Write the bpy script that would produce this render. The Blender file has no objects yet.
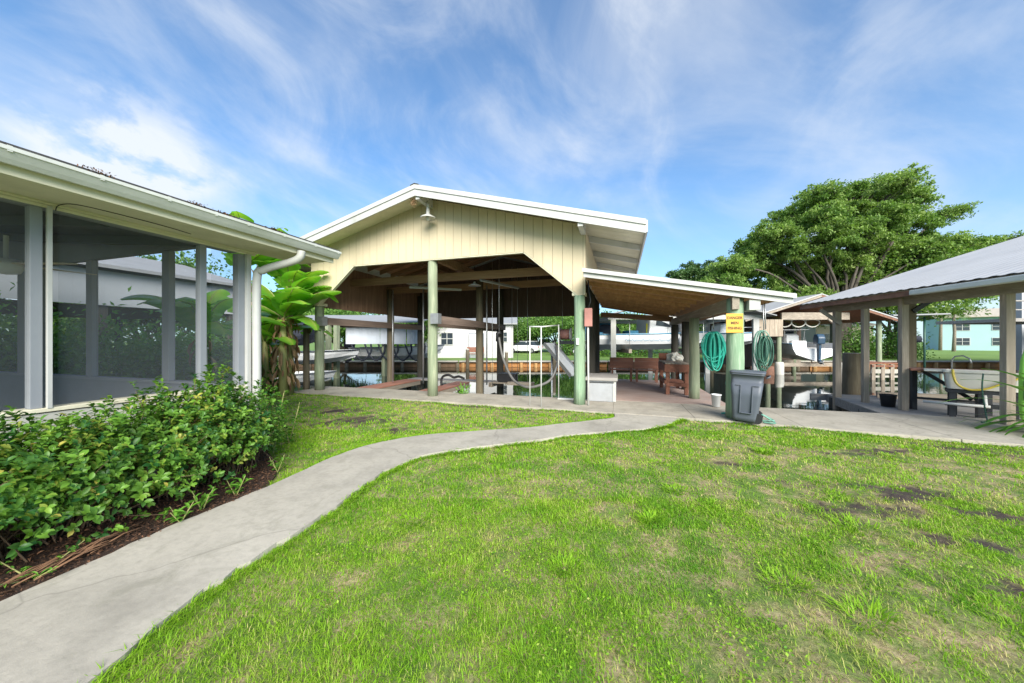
import bpy, bmesh, math, random
import numpy as np
from mathutils import Vector, Matrix
R = math.radians
scn = bpy.context.scene
C = scn.collection
# ------------------------------------------------------------------ camera, sky, sun, exposure
YAW = R(17.4)
cam = bpy.data.cameras.new('camera'); cam.lens = 12.13; cam.sensor_width = 36; cam.clip_end = 3000; cam.clip_start = .05
camo = bpy.data.objects.new('camera', cam); C.objects.link(camo)
camo.location = (0, 0, 1.5); camo.rotation_euler = (R(90), 0, YAW); scn.camera = camo
SUN_EL, SUN_AZ = R(31), R(150)          # azimuth clockwise from +y: the sun stands behind the camera, to the right
w = bpy.data.worlds.new('World'); scn.world = w; w.use_nodes = True
nt = w.node_tree; N = nt.nodes; L = nt.links; N.clear()
out = N.new('ShaderNodeOutputWorld'); bg = N.new('ShaderNodeBackground'); L.new(bg.outputs[0], out.inputs[0])
sky = N.new('ShaderNodeTexSky'); sky.sky_type = 'NISHITA'; sky.sun_disc = False
sky.sun_elevation = SUN_EL; sky.sun_rotation = SUN_AZ; sky.air_density = 1.0; sky.dust_density = .6; sky.ozone_density = 2.0
tc = N.new('ShaderNodeTexCoord')
def nmath(op, a=None, b=None, nodes=N, links=L, clamp=False):
    m = nodes.new('ShaderNodeMath'); m.operation = op; m.use_clamp = clamp
    for i, v in enumerate((a, b)):
        if v is None: continue
        if isinstance(v, (int, float)): m.inputs[i].default_value = v
        else: links.new(v, m.inputs[i])
    return m.outputs[0]
# clouds: noise over the sky direction, stretched along world-fixed axes so the streaks run down to the right
sx = N.new('ShaderNodeSeparateXYZ'); L.new(tc.outputs['Generated'], sx.inputs[0])
def vdot(v):
    d = N.new('ShaderNodeVectorMath'); d.operation = 'DOT_PRODUCT'; L.new(tc.outputs['Generated'], d.inputs[0]); d.inputs[1].default_value = v; return d.outputs['Value']
_r = Vector((math.cos(YAW), math.sin(YAW), 0)); _f = Vector((-math.sin(YAW), math.cos(YAW), 0)); _u = Vector((0, 0, 1))
e1 = (_r * .86 - _u * .46 - _f * .2).normalized(); e2 = e1.cross(_f).normalized(); e3 = e1.cross(e2)
cx = N.new('ShaderNodeCombineXYZ'); L.new(vdot(e1), cx.inputs[0]); L.new(vdot(e2), cx.inputs[1]); L.new(vdot(e3), cx.inputs[2])
def cloud(rot, scale, sc, det, lo, hi, off=(0, 0, 0), dist=0.4):
    mp = N.new('ShaderNodeMapping'); mp.inputs['Rotation'].default_value = (0, 0, rot); mp.inputs['Scale'].default_value = scale; mp.inputs['Location'].default_value = off
    L.new(cx.outputs[0], mp.inputs[0])
    no = N.new('ShaderNodeTexNoise'); no.inputs['Scale'].default_value = sc; no.inputs['Detail'].default_value = det; no.inputs['Roughness'].default_value = .58
    no.inputs['Distortion'].default_value = dist; L.new(mp.outputs[0], no.inputs[0])
    mr = N.new('ShaderNodeMapRange'); mr.inputs[1].default_value = lo; mr.inputs[2].default_value = hi; mr.interpolation_type = 'SMOOTHSTEP'
    L.new(no.outputs[0], mr.inputs[0]); return mr.outputs[0]
c1 = cloud(R(6), (.9, 2.1, 1.0), 1.7, 12, .38, .80, (2.3, 1.4, 0), .6)
c2 = cloud(R(20), (1, 1.5, 1), 2.6, 12, .42, .74, (5.2, 2.0, 0), .6)
c3 = cloud(R(25), (1.6, 2.0, 1.5), 4.6, 9, .40, .56, (7.1, 3.3, 0), .15)
veil = nmath('ADD', nmath('MULTIPLY', c1, .46), nmath('MULTIPLY', c2, .40))
veil = nmath('ADD', veil, .10)
# one puffy bank low in the sky over the porch roof
vb = N.new('ShaderNodeVectorMath'); vb.operation = 'DISTANCE'; L.new(tc.outputs['Generated'], vb.inputs[0]); vb.inputs[1].default_value = (-.86, .40, .31)
mb = N.new('ShaderNodeMapRange'); mb.inputs[1].default_value = .03; mb.inputs[2].default_value = .20; mb.inputs[3].default_value = 1; mb.inputs[4].default_value = 0; mb.interpolation_type = 'SMOOTHSTEP'
L.new(vb.outputs['Value'], mb.inputs[0])
hz = N.new('ShaderNodeMapRange'); hz.inputs[1].default_value = 0; hz.inputs[2].default_value = .45; hz.inputs[3].default_value = .34; hz.inputs[4].default_value = 0
L.new(sx.outputs[2], hz.inputs[0])
bank = nmath('MULTIPLY', c3, mb.outputs[0])
allc = nmath('ADD', nmath('ADD', veil, hz.outputs[0]), nmath('MULTIPLY', bank, .62), clamp=True)
allc = nmath('MINIMUM', allc, .92)
mx = N.new('ShaderNodeMix'); mx.data_type = 'RGBA'; L.new(allc, mx.inputs[0])
tint = N.new('ShaderNodeMix'); tint.data_type = 'RGBA'; tint.blend_type = 'MULTIPLY'; tint.inputs[0].default_value = 1; tint.inputs[7].default_value = (.37, .74, .96, 1)
L.new(sky.outputs[0], tint.inputs[6]); L.new(tint.outputs[2], mx.inputs[6]); mx.inputs[7].default_value = (3.7, 3.9, 4.15, 1)
L.new(mx.outputs[2], bg.inputs[0]); bg.inputs[1].default_value = .084
sd = bpy.data.lights.new('sun', 'SUN'); sd.energy = 2.8; sd.angle = R(40); sd.color = (1, .94, .84)
so = bpy.data.objects.new('sun', sd); C.objects.link(so)
dv = Vector((math.sin(SUN_AZ) * math.cos(SUN_EL), math.cos(SUN_AZ) * math.cos(SUN_EL), math.sin(SUN_EL)))
so.rotation_euler = dv.to_track_quat('Z', 'Y').to_euler(); so.location = (0, -5, 30)
scn.view_settings.view_transform = 'Standard'; scn.view_settings.look = 'None'
scn.view_settings.gamma = 1; scn.view_settings.exposure = 1.6; scn.view_settings.use_curve_mapping = False
scn.render.engine = 'CYCLES'
scn.cycles.max_bounces = 10; scn.cycles.transparent_max_bounces = 16; scn.cycles.diffuse_bounces = 5
random.seed(5); rng = np.random.default_rng(7)
SI, CO = math.sin(YAW), math.cos(YAW)
def W(X, D, z=0): return Vector((CO * X - SI * D, SI * X + CO * D, z))   # a spot X metres right and D metres ahead of where the photographer stood
# ------------------------------------------------------------------ materials
def newmat(name):
    m = bpy.data.materials.new(name); m.use_nodes = True; n = m.node_tree.nodes; n.clear()
    o = n.new('ShaderNodeOutputMaterial'); p = n.new('ShaderNodeBsdfPrincipled'); m.node_tree.links.new(p.outputs[0], o.inputs[0])
    return m, n, m.node_tree.links, p, o
def coords(n, l, scale=(1, 1, 1), kind='Object'):
    t = n.new('ShaderNodeTexCoord'); mp = n.new('ShaderNodeMapping'); mp.inputs['Scale'].default_value = scale
    l.new(t.outputs[kind], mp.inputs[0]); return mp.outputs[0]
def noise(n, l, v, scale, det=4, rough=.55, dist=0):
    x = n.new('ShaderNodeTexNoise'); x.inputs['Scale'].default_value = scale; x.inputs['Detail'].default_value = det
    x.inputs['Roughness'].default_value = rough; x.inputs['Distortion'].default_value = dist; l.new(v, x.inputs[0]); return x.outputs[0]
def ramp(n, l, v, stops):
    r = n.new('ShaderNodeValToRGB'); e = r.color_ramp.elements
    while len(e) < len(stops): e.new(.5)
    for i, (p, c) in enumerate(stops): e[i].position = p; e[i].color = (*c, 1)
    l.new(v, r.inputs[0]); return r.outputs[0]
def bump(n, l, p, h, s, d=.02):
    b = n.new('ShaderNodeBump'); b.inputs['Strength'].default_value = s; b.inputs['Distance'].default_value = d
    l.new(h, b.inputs['Height']); l.new(b.outputs[0], p.inputs['Normal'])
def mixc(n, l, f, a, b, mode='MIX'):
    m = n.new('ShaderNodeMix'); m.data_type = 'RGBA'; m.blend_type = mode
    for i, v in ((0, f), (6, a), (7, b)):
        if isinstance(v, (int, float)): m.inputs[i].default_value = v
        elif isinstance(v, tuple): m.inputs[i].default_value = (*v, 1)
        else: l.new(v, m.inputs[i])
    return m.outputs[2]
def sc(c, k): return tuple(min(1, max(0, x * k)) for x in c)
def plain(name, col, rough=.6, var=.18, scale=3., metal=0, bmp=.15, dirt=None, dirtamt=.35, stretch=(1, 1, 1), spec=.5):
    m, n, l, p, o = newmat(name)
    v = coords(n, l, stretch); a = noise(n, l, v, scale, 6, .6)
    c = ramp(n, l, a, [(.3, sc(col, 1 - var)), (.7, sc(col, 1 + var))])
    if dirt:
        d = noise(n, l, v, scale * .6, 8, .7, .3); f = ramp(n, l, d, [(.48, (0, 0, 0)), (.72, (dirtamt,) * 3)])
        c = mixc(n, l, f, c, dirt)
    l.new(c, p.inputs['Base Color']); p.inputs['Roughness'].default_value = rough; p.inputs['Metallic'].default_value = metal
    p.inputs['Specular IOR Level'].default_value = spec
    if bmp: bump(n, l, p, noise(n, l, v, scale * 12, 4), bmp, .01)
    return m
def wood(name, col, col2, axis=2, scale=6, rough=.75, knots=True, bmp=.4, stain=None):
    m, n, l, p, o = newmat(name)
    s = [1, 1, 1]; s[axis] = .07
    v = coords(n, l, tuple(s)); g = noise(n, l, v, scale * 3, 8, .65, .6)
    c = ramp(n, l, g, [(.28, sc(col2, .7)), (.5, col2), (.72, col)])
    v2 = coords(n, l, (1, 1, 1)); b = noise(n, l, v2, 1.1, 5, .6)
    c = mixc(n, l, ramp(n, l, b, [(.35, (0, 0, 0)), (.7, (.55,) * 3)]), c, stain or sc(col, .55))
    if knots:
        vo = n.new('ShaderNodeTexVoronoi'); vo.inputs['Scale'].default_value = 2.6
        s2 = [1, 1, 1]; s2[axis] = .45; l.new(coords(n, l, tuple(s2)), vo.inputs[0])
        c = mixc(n, l, ramp(n, l, vo.outputs['Distance'], [(.03, (.75,) * 3), (.09, (0, 0, 0))]), c, sc(col2, .35))
    l.new(c, p.inputs['Base Color']); p.inputs['Roughness'].default_value = rough
    bump(n, l, p, g, bmp, .01); return m
def leafmat(name, c1, c2, rough=.45, trans=.35, c3=None):
    m, n, l, p, o = newmat(name)
    at = n.new('ShaderNodeAttribute'); at.attribute_name = 'tint'
    st = [(0.0, c1), (1.0, c2)] if c3 is None else [(0., c1), (.62, c2), (1., c3)]
    c = ramp(n, l, at.outputs['Fac'], st)
    l.new(c, p.inputs['Base Color']); p.inputs['Roughness'].default_value = rough; p.inputs['Specular IOR Level'].default_value = .35
    tr = n.new('ShaderNodeBsdfTranslucent'); l.new(mixc(n, l, 1., c, (1.0, 1.15, .55), 'MULTIPLY'), tr.inputs[0])
    ms = n.new('ShaderNodeMixShader'); ms.inputs[0].default_value = trans; l.new(p.outputs[0], ms.inputs[1]); l.new(tr.outputs[0], ms.inputs[2])
    l.new(ms.outputs[0], o.inputs[0]); return m
M = {}
M['siding'] = plain('cream_siding_paint', (.55, .465, .315), .7, .06, 1.2, dirt=(.44, .38, .26), dirtamt=.5, stretch=(1.6, 1, .25))
M['groove'] = plain('groove_shade_board', (.30, .25, .16), .9, .1)
M['white'] = plain('white_trim_paint', (.47, .47, .455), .55, .05, 2, dirt=(.27, .27, .22), dirtamt=.6, stretch=(1, 1, .5))
M['white_clean'] = plain('white_gelcoat', (.78, .79, .80), .3, .03, 1.5, bmp=0)
M['soffit'] = plain('cream_white_soffit', (.66, .62, .47), .7, .06, 2, dirt=(.33, .31, .2), dirtamt=.45)
M['fascia'] = plain('yellowed_fascia', (.60, .57, .42), .65, .06, 1.5, dirt=(.36, .35, .2), dirtamt=.5)
M['gutter'] = plain('white_gutter_metal', (.55, .56, .52), .4, .08, 2, dirt=(.36, .38, .3), dirtamt=.5)
M['shingle'] = plain('dark_shingle', (.055, .055, .055), .95, .3, 12, bmp=.6)
M['porchwall'] = plain('white_stucco', (.46, .45, .40), .85, .05, 3, dirt=(.35, .34, .24), dirtamt=.4)
M['greypaint'] = plain('grey_porch_paint', (.23, .245, .27), .6, .05, 2)
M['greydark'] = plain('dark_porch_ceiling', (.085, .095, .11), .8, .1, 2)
M['greyboard'] = plain('grey_blue_knee_wall', (.20, .215, .24), .75, .08, 2)
M['kneein'] = M['greyboard']
M['pole'] = wood('green_treated_pole', (.44, .46, .31), (.22, .27, .17), 2, 5, .8, True, .5, (.24, .24, .17))
M['polemint'] = wood('mint_stained_pole', (.40, .52, .36), (.20, .32, .20), 2, 5, .8, True, .5, (.25, .30, .20))
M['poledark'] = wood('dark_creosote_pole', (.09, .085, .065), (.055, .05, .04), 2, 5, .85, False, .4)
M['polewet'] = wood('brown_weathered_pole', (.24, .20, .13), (.14, .115, .075), 2, 5, .85, True, .5)
M['greywood'] = wood('grey_weathered_post', (.58, .49, .38), (.33, .27, .205), 2, 5, .85, True, .5, (.34, .28, .22))
M['greywoodx'] = wood('grey_weathered_beam', (.50, .43, .34), (.30, .25, .20), 0, 5, .85, True, .5)
M['greywoody'] = wood('grey_weathered_joist', (.46, .39, .31), (.28, .24, .19), 1, 5, .85, True, .5)
M['deckgrey'] = wood('grey_dock_boards', (.46, .43, .40), (.31, .29, .27), 0, 5, .85, False, .4)
M['deckred'] = wood('faded_red_deck', (.48, .34, .29), (.34, .24, .20), 0, 5, .8, False, .4, (.42, .36, .33))
M['redboard'] = wood('red_brown_stain', (.36, .15, .085), (.22, .085, .05), 1, 5, .75, False, .4)
M['redboardx'] = wood('terracotta_walk_boards', (.46, .22, .15), (.34, .15, .10), 1, 5, .75, False, .4)
M['bench'] = wood('brown_bench_wood', (.36, .16, .10), (.24, .10, .065), 0, 5, .7, False, .4)
M['ply'] = wood('warm_roof_plywood', (.62, .37, .19), (.44, .25, .12), 1, 3, .8, True, .2, (.36, .20, .11))
M['plyx'] = wood('brown_rafters', (.48, .30, .18), (.30, .18, .10), 0, 4, .8, True, .2)
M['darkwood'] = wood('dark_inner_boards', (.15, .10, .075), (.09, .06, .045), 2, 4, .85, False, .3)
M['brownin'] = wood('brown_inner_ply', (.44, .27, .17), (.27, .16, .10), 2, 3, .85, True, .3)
M['beambrown'] = wood('lift_beam_brown', (.34, .25, .20), (.22, .16, .13), 1, 4, .8, False, .3)
M['steel'] = plain('galvanised_steel', (.42, .43, .44), .45, .15, 6, metal=.7)
M['pvc'] = plain('white_pipe', (.55, .55, .53), .4, .03, 3, bmp=0)
M['black'] = plain('black_rubber', (.018, .018, .02), .55, .2, 5)
M['blackpaint'] = plain('black_painted_timber', (.028, .03, .034), .6, .3, 5)
M['canplastic'] = plain('dark_grey_plastic', (.082, .095, .118), .5, .07, 4, bmp=.08, dirt=(.2, .2, .2), dirtamt=.12)
M['sinkplastic'] = plain('off_white_sink_plastic', (.62, .60, .54), .45, .05, 3, bmp=0, dirt=(.35, .32, .26), dirtamt=.3)
M['hose_teal'] = plain('teal_hose', (.02, .34, .25), .35, .2, 3, bmp=0)
M['hose_green'] = plain('pale_green_hose', (.13, .30, .23), .4, .2, 3, bmp=0)
M['hose_dark'] = plain('dark_green_hose', (.03, .10, .07), .4, .2, 3, bmp=0)
M['hose_yellow'] = plain('yellow_hose', (.66, .50, .07), .4, .1, 3, bmp=0)
M['hose_grey'] = plain('grey_hose', (.13, .125, .12), .5, .2, 3, bmp=0)
M['rope'] = plain('pale_rope', (.6, .58, .52), .8, .1, 8)
M['signyellow'] = plain('yellow_sign_face', (.66, .33, .03), .5, .06, 4, bmp=0, dirt=(.5, .25, .05), dirtamt=.3)
M['signblack'] = plain('sign_lettering', (.035, .02, .01), .6, .1, 4, bmp=0)
M['lime'] = plain('lime_green_plastic', (.30, .72, .12), .4, .06, 3, bmp=0)
M['blue'] = plain('blue_plastic', (.02, .055, .10), .35, .1, 3, bmp=0)
M['navy'] = plain('dark_navy_canvas', (.02, .025, .04), .8, .2, 3)
M['bluecanvas'] = plain('blue_canvas', (.04, .20, .33), .7, .2, 3)
M['tarp'] = plain('pale_blue_white_curtain', (.56, .61, .68), .6, .04, 1.2)
M['shelterwhite'] = plain('white_neighbour_siding', (.44, .46, .48), .7, .05, 1, dirt=(.4, .42, .42), dirtamt=.3)
M['housewhite'] = plain('white_house_wall', (.50, .49, .49), .8, .04, .8)
M['turquoise'] = plain('turquoise_house_wall', (.34, .50, .51), .8, .03, .8)
M['beige'] = plain('beige_house_wall', (.48, .42, .33), .8, .05, .8)
M['greyhouse'] = plain('grey_house_wall', (.42, .43, .44), .8, .05, .8)
M['roofbeige'] = plain('tan_roof', (.42, .37, .30), .9, .1, 2)
M['roofgrey'] = plain('pale_grey_roof', (.27, .275, .28), .7, .1, 2)
M['metalroof'] = plain('corrugated_roof_metal', (.45, .44, .43), .5, .08, .8, metal=.15, bmp=.05, dirt=(.30, .30, .31), dirtamt=.4, stretch=(1, 1, 1))
M['rust'] = plain('rusty_edge', (.20, .10, .065), .85, .3, 6)
M['copper'] = plain('faded_red_box', (.38, .17, .14), .6, .15, 5)
M['orange'] = wood('orange_timber_seawall', (.62, .30, .085), (.42, .18, .05), 0, 2, .8, False, .3, (.40, .22, .10))
M['orangepile'] = wood('orange_timber_pile', (.66, .40, .16), (.45, .25, .09), 2, 3, .8, False, .3)
M['brownwall'] = wood('brown_timber_seawall', (.26, .17, .10), (.16, .10, .06), 2, 2, .85, False, .3)
M['cap'] = plain('pale_concrete_cap', (.45, .42, .36), .85, .1, 3)
M['bark'] = plain('grey_oak_bark', (.085, .072, .058), .95, .35, 6, bmp=.8, stretch=(1, 1, .3))
M['palmbark'] = plain('palm_trunk_bark', (.24, .20, .16), .95, .3, 8, bmp=.6)
M['twig'] = plain('brown_twig', (.13, .085, .05), .9, .3, 9)
M['deadleaf'] = leafmat('dead_banana_leaf', (.24, .13, .07), (.50, .33, .19), .8, .2)
M['litterleaf'] = leafmat('brown_leaf_litter', (.05, .026, .016), (.22, .11, .06), .85, .1)
M['bananastem'] = plain('banana_stem', (.30, .30, .11), .6, .35, 5, stretch=(1, 1, .25))
M['bananaleaf'] = leafmat('banana_leaf', (.09, .30, .035), (.21, .48, .05), .38, .45, (.42, .60, .08))
M['hedgeleaf'] = leafmat('hedge_leaf', (.022, .095, .020), (.16, .32, .035), .42, .3, (.40, .36, .07))
M['weedleaf'] = leafmat('weed_leaf', (.09, .26, .03), (.20, .42, .05), .4, .35)
M['oakleaf'] = leafmat('oak_leaf', (.095, .19, .04), (.24, .36, .085), .55, .4, (.36, .45, .15))
M['oakleaf2'] = leafmat('bluish_oak_leaf', (.06, .13, .045), (.14, .24, .075), .5, .3)
M['palmleaf'] = leafmat('palm_leaf', (.05, .13, .025), (.20, .30, .05), .5, .3)
M['farleaf'] = leafmat('background_leaf', (.055, .15, .025), (.19, .32, .06), .55, .3)
M['grass'] = leafmat('grass_blade', (.11, .30, .012), (.29, .49, .022), .6, .38, (.54, .47, .19))
M['autumn'] = leafmat('yellowing_leaf', (.10, .20, .03), (.45, .36, .06), .5, .3)
M['carwhite'] = plain('white_car_paint', (.72, .73, .75), .25, .02, 1, bmp=0)
M['rubber'] = M['black']
# glass
def glassmat(name, col=(.03, .04, .05), rough=.08):
    m, n, l, p, o = newmat(name); p.inputs['Base Color'].default_value = (*col, 1); p.inputs['Roughness'].default_value = rough
    p.inputs['Specular IOR Level'].default_value = .8; return m
M['glass'] = glassmat('dark_window_glass'); M['redlight'] = glassmat('red_lamp_lens', (.4, .02, .02)); M['lampglass'] = glassmat('pale_lamp_glass', (.6, .6, .58), .15)
# insect screen
m, n, l, p, o = newmat('insect_screen'); M['screen'] = m
p.inputs['Base Color'].default_value = (.16, .18, .21, 1); p.inputs['Roughness'].default_value = .8
tr = n.new('ShaderNodeBsdfTransparent'); ms = n.new('ShaderNodeMixShader')
v = coords(n, l, (1, 1, 1)); nf = noise(n, l, v, 1.2, 3); mr = n.new('ShaderNodeMapRange'); mr.inputs[3].default_value = .12; mr.inputs[4].default_value = .18; l.new(nf, mr.inputs[0])
l.new(mr.outputs[0], ms.inputs[0]); l.new(tr.outputs[0], ms.inputs[1]); l.new(p.outputs[0], ms.inputs[2]); l.new(ms.outputs[0], o.inputs[0])
# concrete
def concrete(name, base, seed=0.):
    m, n, l, p, o = newmat(name); v = coords(n, l)
    a = noise(n, l, v, .9 + seed, 8, .65); b = noise(n, l, v, 22, 5, .7); d = noise(n, l, v, 3.1, 7, .7, .8)
    c = ramp(n, l, a, [(.3, sc(base, .66)), (.5, base), (.70, sc(base, 1.2))])
    c = mixc(n, l, ramp(n, l, d, [(.52, (0, 0, 0)), (.72, (.6,) * 3)]), c, (base[0] * .55, base[1] * .57, base[2] * .52))
    c = mixc(n, l, ramp(n, l, b, [(.3, (.35,) * 3), (.55, (0, 0, 0))]), c, sc(base, .6))
    mu = n.new('ShaderNodeTexVoronoi'); mu.feature = 'DISTANCE_TO_EDGE'; mu.inputs['Scale'].default_value = .42
    vd = n.new('ShaderNodeVectorMath'); vd.operation = 'ADD'; nn = n.new('ShaderNodeTexNoise'); nn.inputs['Scale'].default_value = 2.5; l.new(v, nn.inputs[0])
    sc2 = n.new('ShaderNodeVectorMath'); sc2.operation = 'SCALE'; sc2.inputs['Scale'].default_value = .35; l.new(nn.outputs['Color'], sc2.inputs[0])
    l.new(v, vd.inputs[0]); l.new(sc2.outputs[0], vd.inputs[1]); l.new(vd.outputs[0], mu.inputs[0])
    c = mixc(n, l, ramp(n, l, mu.outputs[0], [(.0, (.5,) * 3), (.005, (0, 0, 0))]), c, sc(base, .45))
    l.new(c, p.inputs['Base Color']); p.inputs['Roughness'].default_value = .88; bump(n, l, p, b, .35, .008); return m
M['path'] = concrete('path_concrete', (.385, .355, .30)); M['slab'] = concrete('slab_concrete', (.37, .335, .275), .4)
# lawn soil, with the 'soil' attribute holding where the turf is worn
m, n, l, p, o = newmat('lawn_soil'); M['lawn'] = m
at = n.new('ShaderNodeAttribute'); at.attribute_name = 'soil'; v = coords(n, l)
a = noise(n, l, v, 30, 8, .75); b = noise(n, l, v, 4, 6, .6)
straw = ramp(n, l, a, [(.3, (.13, .105, .045)), (.5, (.30, .235, .12)), (.7, (.50, .41, .24))])
gr = ramp(n, l, a, [(.3, (.05, .10, .015)), (.6, (.13, .21, .03))])
c = mixc(n, l, ramp(n, l, b, [(.4, (0, 0, 0)), (.6, (1,) * 3)]), gr, straw)
dark = ramp(n, l, a, [(.35, (.018, .012, .010)), (.7, (.075, .05, .04))])
c = mixc(n, l, at.outputs['Fac'], c, dark)
l.new(c, p.inputs['Base Color']); p.inputs['Roughness'].default_value = .95; bump(n, l, p, a, .8, .02)
# far grass
m, n, l, p, o = newmat('mown_far_grass'); M['fargrass'] = m; v = coords(n, l)
a = noise(n, l, v, .35, 6, .6); l.new(ramp(n, l, a, [(.3, (.085, .16, .025)), (.7, (.17, .28, .045))]), p.inputs['Base Color']); p.inputs['Roughness'].default_value = .95
# mulch
m, n, l, p, o = newmat('brown_mulch'); M['mulch'] = m; v = coords(n, l, (1, 2.2, 1))
a = noise(n, l, v, 26, 8, .75, 1.); l.new(ramp(n, l, a, [(.35, (.018, .011, .008)), (.55, (.085, .045, .028)), (.75, (.22, .12, .075))]), p.inputs['Base Color']); p.inputs['Roughness'].default_value = .95
bump(n, l, p, a, 1, .04)
# water
m, n, l, p, o = newmat('canal_water'); M['water'] = m; v = coords(n, l, (1, 1, 1))
p.inputs['Base Color'].default_value = (.018, .026, .018, 1); p.inputs['Roughness'].default_value = .03; p.inputs['IOR'].default_value = 1.33; p.inputs['Specular IOR Level'].default_value = 1.0
bump(n, l, p, noise(n, l, v, 1.6, 3), .06, .05)
# ------------------------------------------------------------------ mesh helpers
def tag(o, label=None, cat=None, group=None, kind=None):
    if label: o['label'] = label
    if cat: o['category'] = cat
    if group: o['group'] = group
    if kind: o['kind'] = kind
    return o
def thing(name, label, cat, loc=(0, 0, 0), group=None, rz=0):
    o = bpy.data.objects.new(name, None); C.objects.link(o); o.location = loc; o.rotation_euler = (0, 0, rz); o.empty_display_size = .2
    return tag(o, label, cat, group)
class MB:
    def __init__(s): s.v = []; s.f = []; s.sm = []
    def add(s, vs, fs, smooth=False):
        b = len(s.v); s.v += [tuple(x) for x in vs]; s.f += [tuple(i + b for i in f) for f in fs]; s.sm += [smooth] * len(fs); return s
    def box(s, x0, x1, y0, y1, z0, z1):
        vs = [(x, y, z) for z in (z0, z1) for x, y in ((x0, y0), (x1, y0), (x1, y1), (x0, y1))]
        return s.add(vs, [(3, 2, 1, 0), (4, 5, 6, 7), (0, 1, 5, 4), (1, 2, 6, 5), (2, 3, 7, 6), (3, 0, 4, 7)])
    def beam(s, p, q, w, h, up=(0, 0, 1)):
        p, q = Vector(p), Vector(q); d = (q - p).normalized(); u = Vector(up)
        if abs(d.dot(u)) > .98: u = Vector((0, 1, 0))
        r = d.cross(u).normalized(); u = r.cross(d)
        vs = [e + r * a * w / 2 + u * b * h / 2 for e in (p, q) for a, b in ((-1, -1), (1, -1), (1, 1), (-1, 1))]
        return s.add(vs, [(0, 1, 2, 3), (7, 6, 5, 4), (4, 5, 1, 0), (5, 6, 2, 1), (6, 7, 3, 2), (7, 4, 0, 3)])
    def tube(s, pts, r, n=10, cap=True, jit=0):
        pts = [Vector(p) for p in pts]; rs = r if isinstance(r, (list, tuple)) else [r] * len(pts)
        vs = []; prev = None
        for i, p in enumerate(pts):
            d = (pts[min(i + 1, len(pts) - 1)] - pts[max(i - 1, 0)])
            d = d.normalized() if d.length > 1e-9 else Vector((0, 0, 1))
            if prev is None:
                u = Vector((1, 0, 0)) if abs(d.x) < .8 else Vector((0, 1, 0))
            else: u = prev
            u = (u - d * u.dot(d)); u = u.normalized() if u.length > 1e-6 else d.orthogonal().normalized(); prev = u; wv = d.cross(u)
            for k in range(n):
                a = 2 * math.pi * k / n; rr = rs[i] * (1 + random.uniform(-jit, jit)); vs.append(p + (u * math.cos(a) + wv * math.sin(a)) * rr)
        fs = [(i * n + k, i * n + (k + 1) % n, (i + 1) * n + (k + 1) % n, (i + 1) * n + k) for i in range(len(pts) - 1) for k in range(n)]
        s.add(vs, fs, True)
        if cap: b = len(s.v) - len(vs); s.f += [tuple(b + k for k in reversed(range(n))), tuple(b + (len(pts) - 1) * n + k for k in range(n))]; s.sm += [False, False]
        return s
    def prism(s, poly, axis, a, b):      # 2D polygon extruded along an axis
        def m3(p, t): return {0: (t, p[0], p[1]), 1: (p[0], t, p[1]), 2: (p[0], p[1], t)}[axis]
        n = len(poly); vs = [m3(p, a) for p in poly] + [m3(p, b) for p in poly]
        return s.add(vs, [tuple(range(n)), tuple(reversed(range(n, 2 * n)))] + [(i + n, (i + 1) % n + n, (i + 1) % n, i) for i in range(n)])
    def lathe(s, cx, cy, prof, n=20):    # profile (r, z)
        vs = [(cx + r * math.cos(2 * math.pi * k / n), cy + r * math.sin(2 * math.pi * k / n), z) for r, z in prof for k in range(n)]
        return s.add(vs, [(i * n + k, i * n + (k + 1) % n, (i + 1) * n + (k + 1) % n, (i + 1) * n + k) for i in range(len(prof) - 1) for k in range(n)], True)
    def xf(s, mat):
        s.v = [tuple(mat @ Vector(p)) for p in s.v]; return s
    def build(s, name, mat, parent=None, bev=0, world=True, fix=True):
        me = bpy.data.meshes.new(name)
        off = Vector((0, 0, 0))
        if parent and world:
            q = parent
            while q: off += q.location; q = q.parent
        me.from_pydata([tuple(Vector(p) - off) for p in s.v], [], s.f)
        me.polygons.foreach_set('use_smooth', s.sm); me.materials.append(M[mat] if isinstance(mat, str) else mat)
        if fix:
            bm = bmesh.new(); bm.from_mesh(me); bmesh.ops.recalc_face_normals(bm, faces=bm.faces); bm.to_mesh(me); bm.free()
        me.update()
        o = bpy.data.objects.new(name, me); C.objects.link(o)
        if parent: o.parent = parent
        if bev:
            b = o.modifiers.new('bevel', 'BEVEL'); b.width = bev; b.segments = 2; b.limit_method = 'ANGLE'
        return o
def arr_mesh(name, verts, loops, per, mat, parent=None, tint=None, smooth=False, loc=None):
    """fast mesh from numpy: verts (n,3); loops flat indices; per = list of polygon sizes"""
    me = bpy.data.meshes.new(name); verts = np.asarray(verts, np.float32)
    if loc is not None: verts = verts - np.array(loc, np.float32)
    me.vertices.add(len(verts)); me.vertices.foreach_set('co', verts.ravel())
    me.loops.add(len(loops)); me.loops.foreach_set('vertex_index', np.asarray(loops, np.int32))
    per = np.asarray(per, np.int32); me.polygons.add(len(per)); st = np.concatenate([[0], np.cumsum(per)[:-1]]).astype(np.int32)
    me.polygons.foreach_set('loop_start', st); me.polygons.foreach_set('loop_total', per)
    if smooth: me.polygons.foreach_set('use_smooth', np.ones(len(per), bool))
    if tint is not None:
        a = me.attributes.new('tint', 'FLOAT', 'POINT'); a.data.foreach_set('value', np.asarray(tint, np.float32))
    me.materials.append(M[mat]); me.update(calc_edges=True); me.validate()
    o = bpy.data.objects.new(name, me); C.objects.link(o)
    if parent: o.parent = parent
    return o
def rand_unit(n): v = rng.normal(size=(n, 3)); return v / np.linalg.norm(v, axis=1, keepdims=True)
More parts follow.
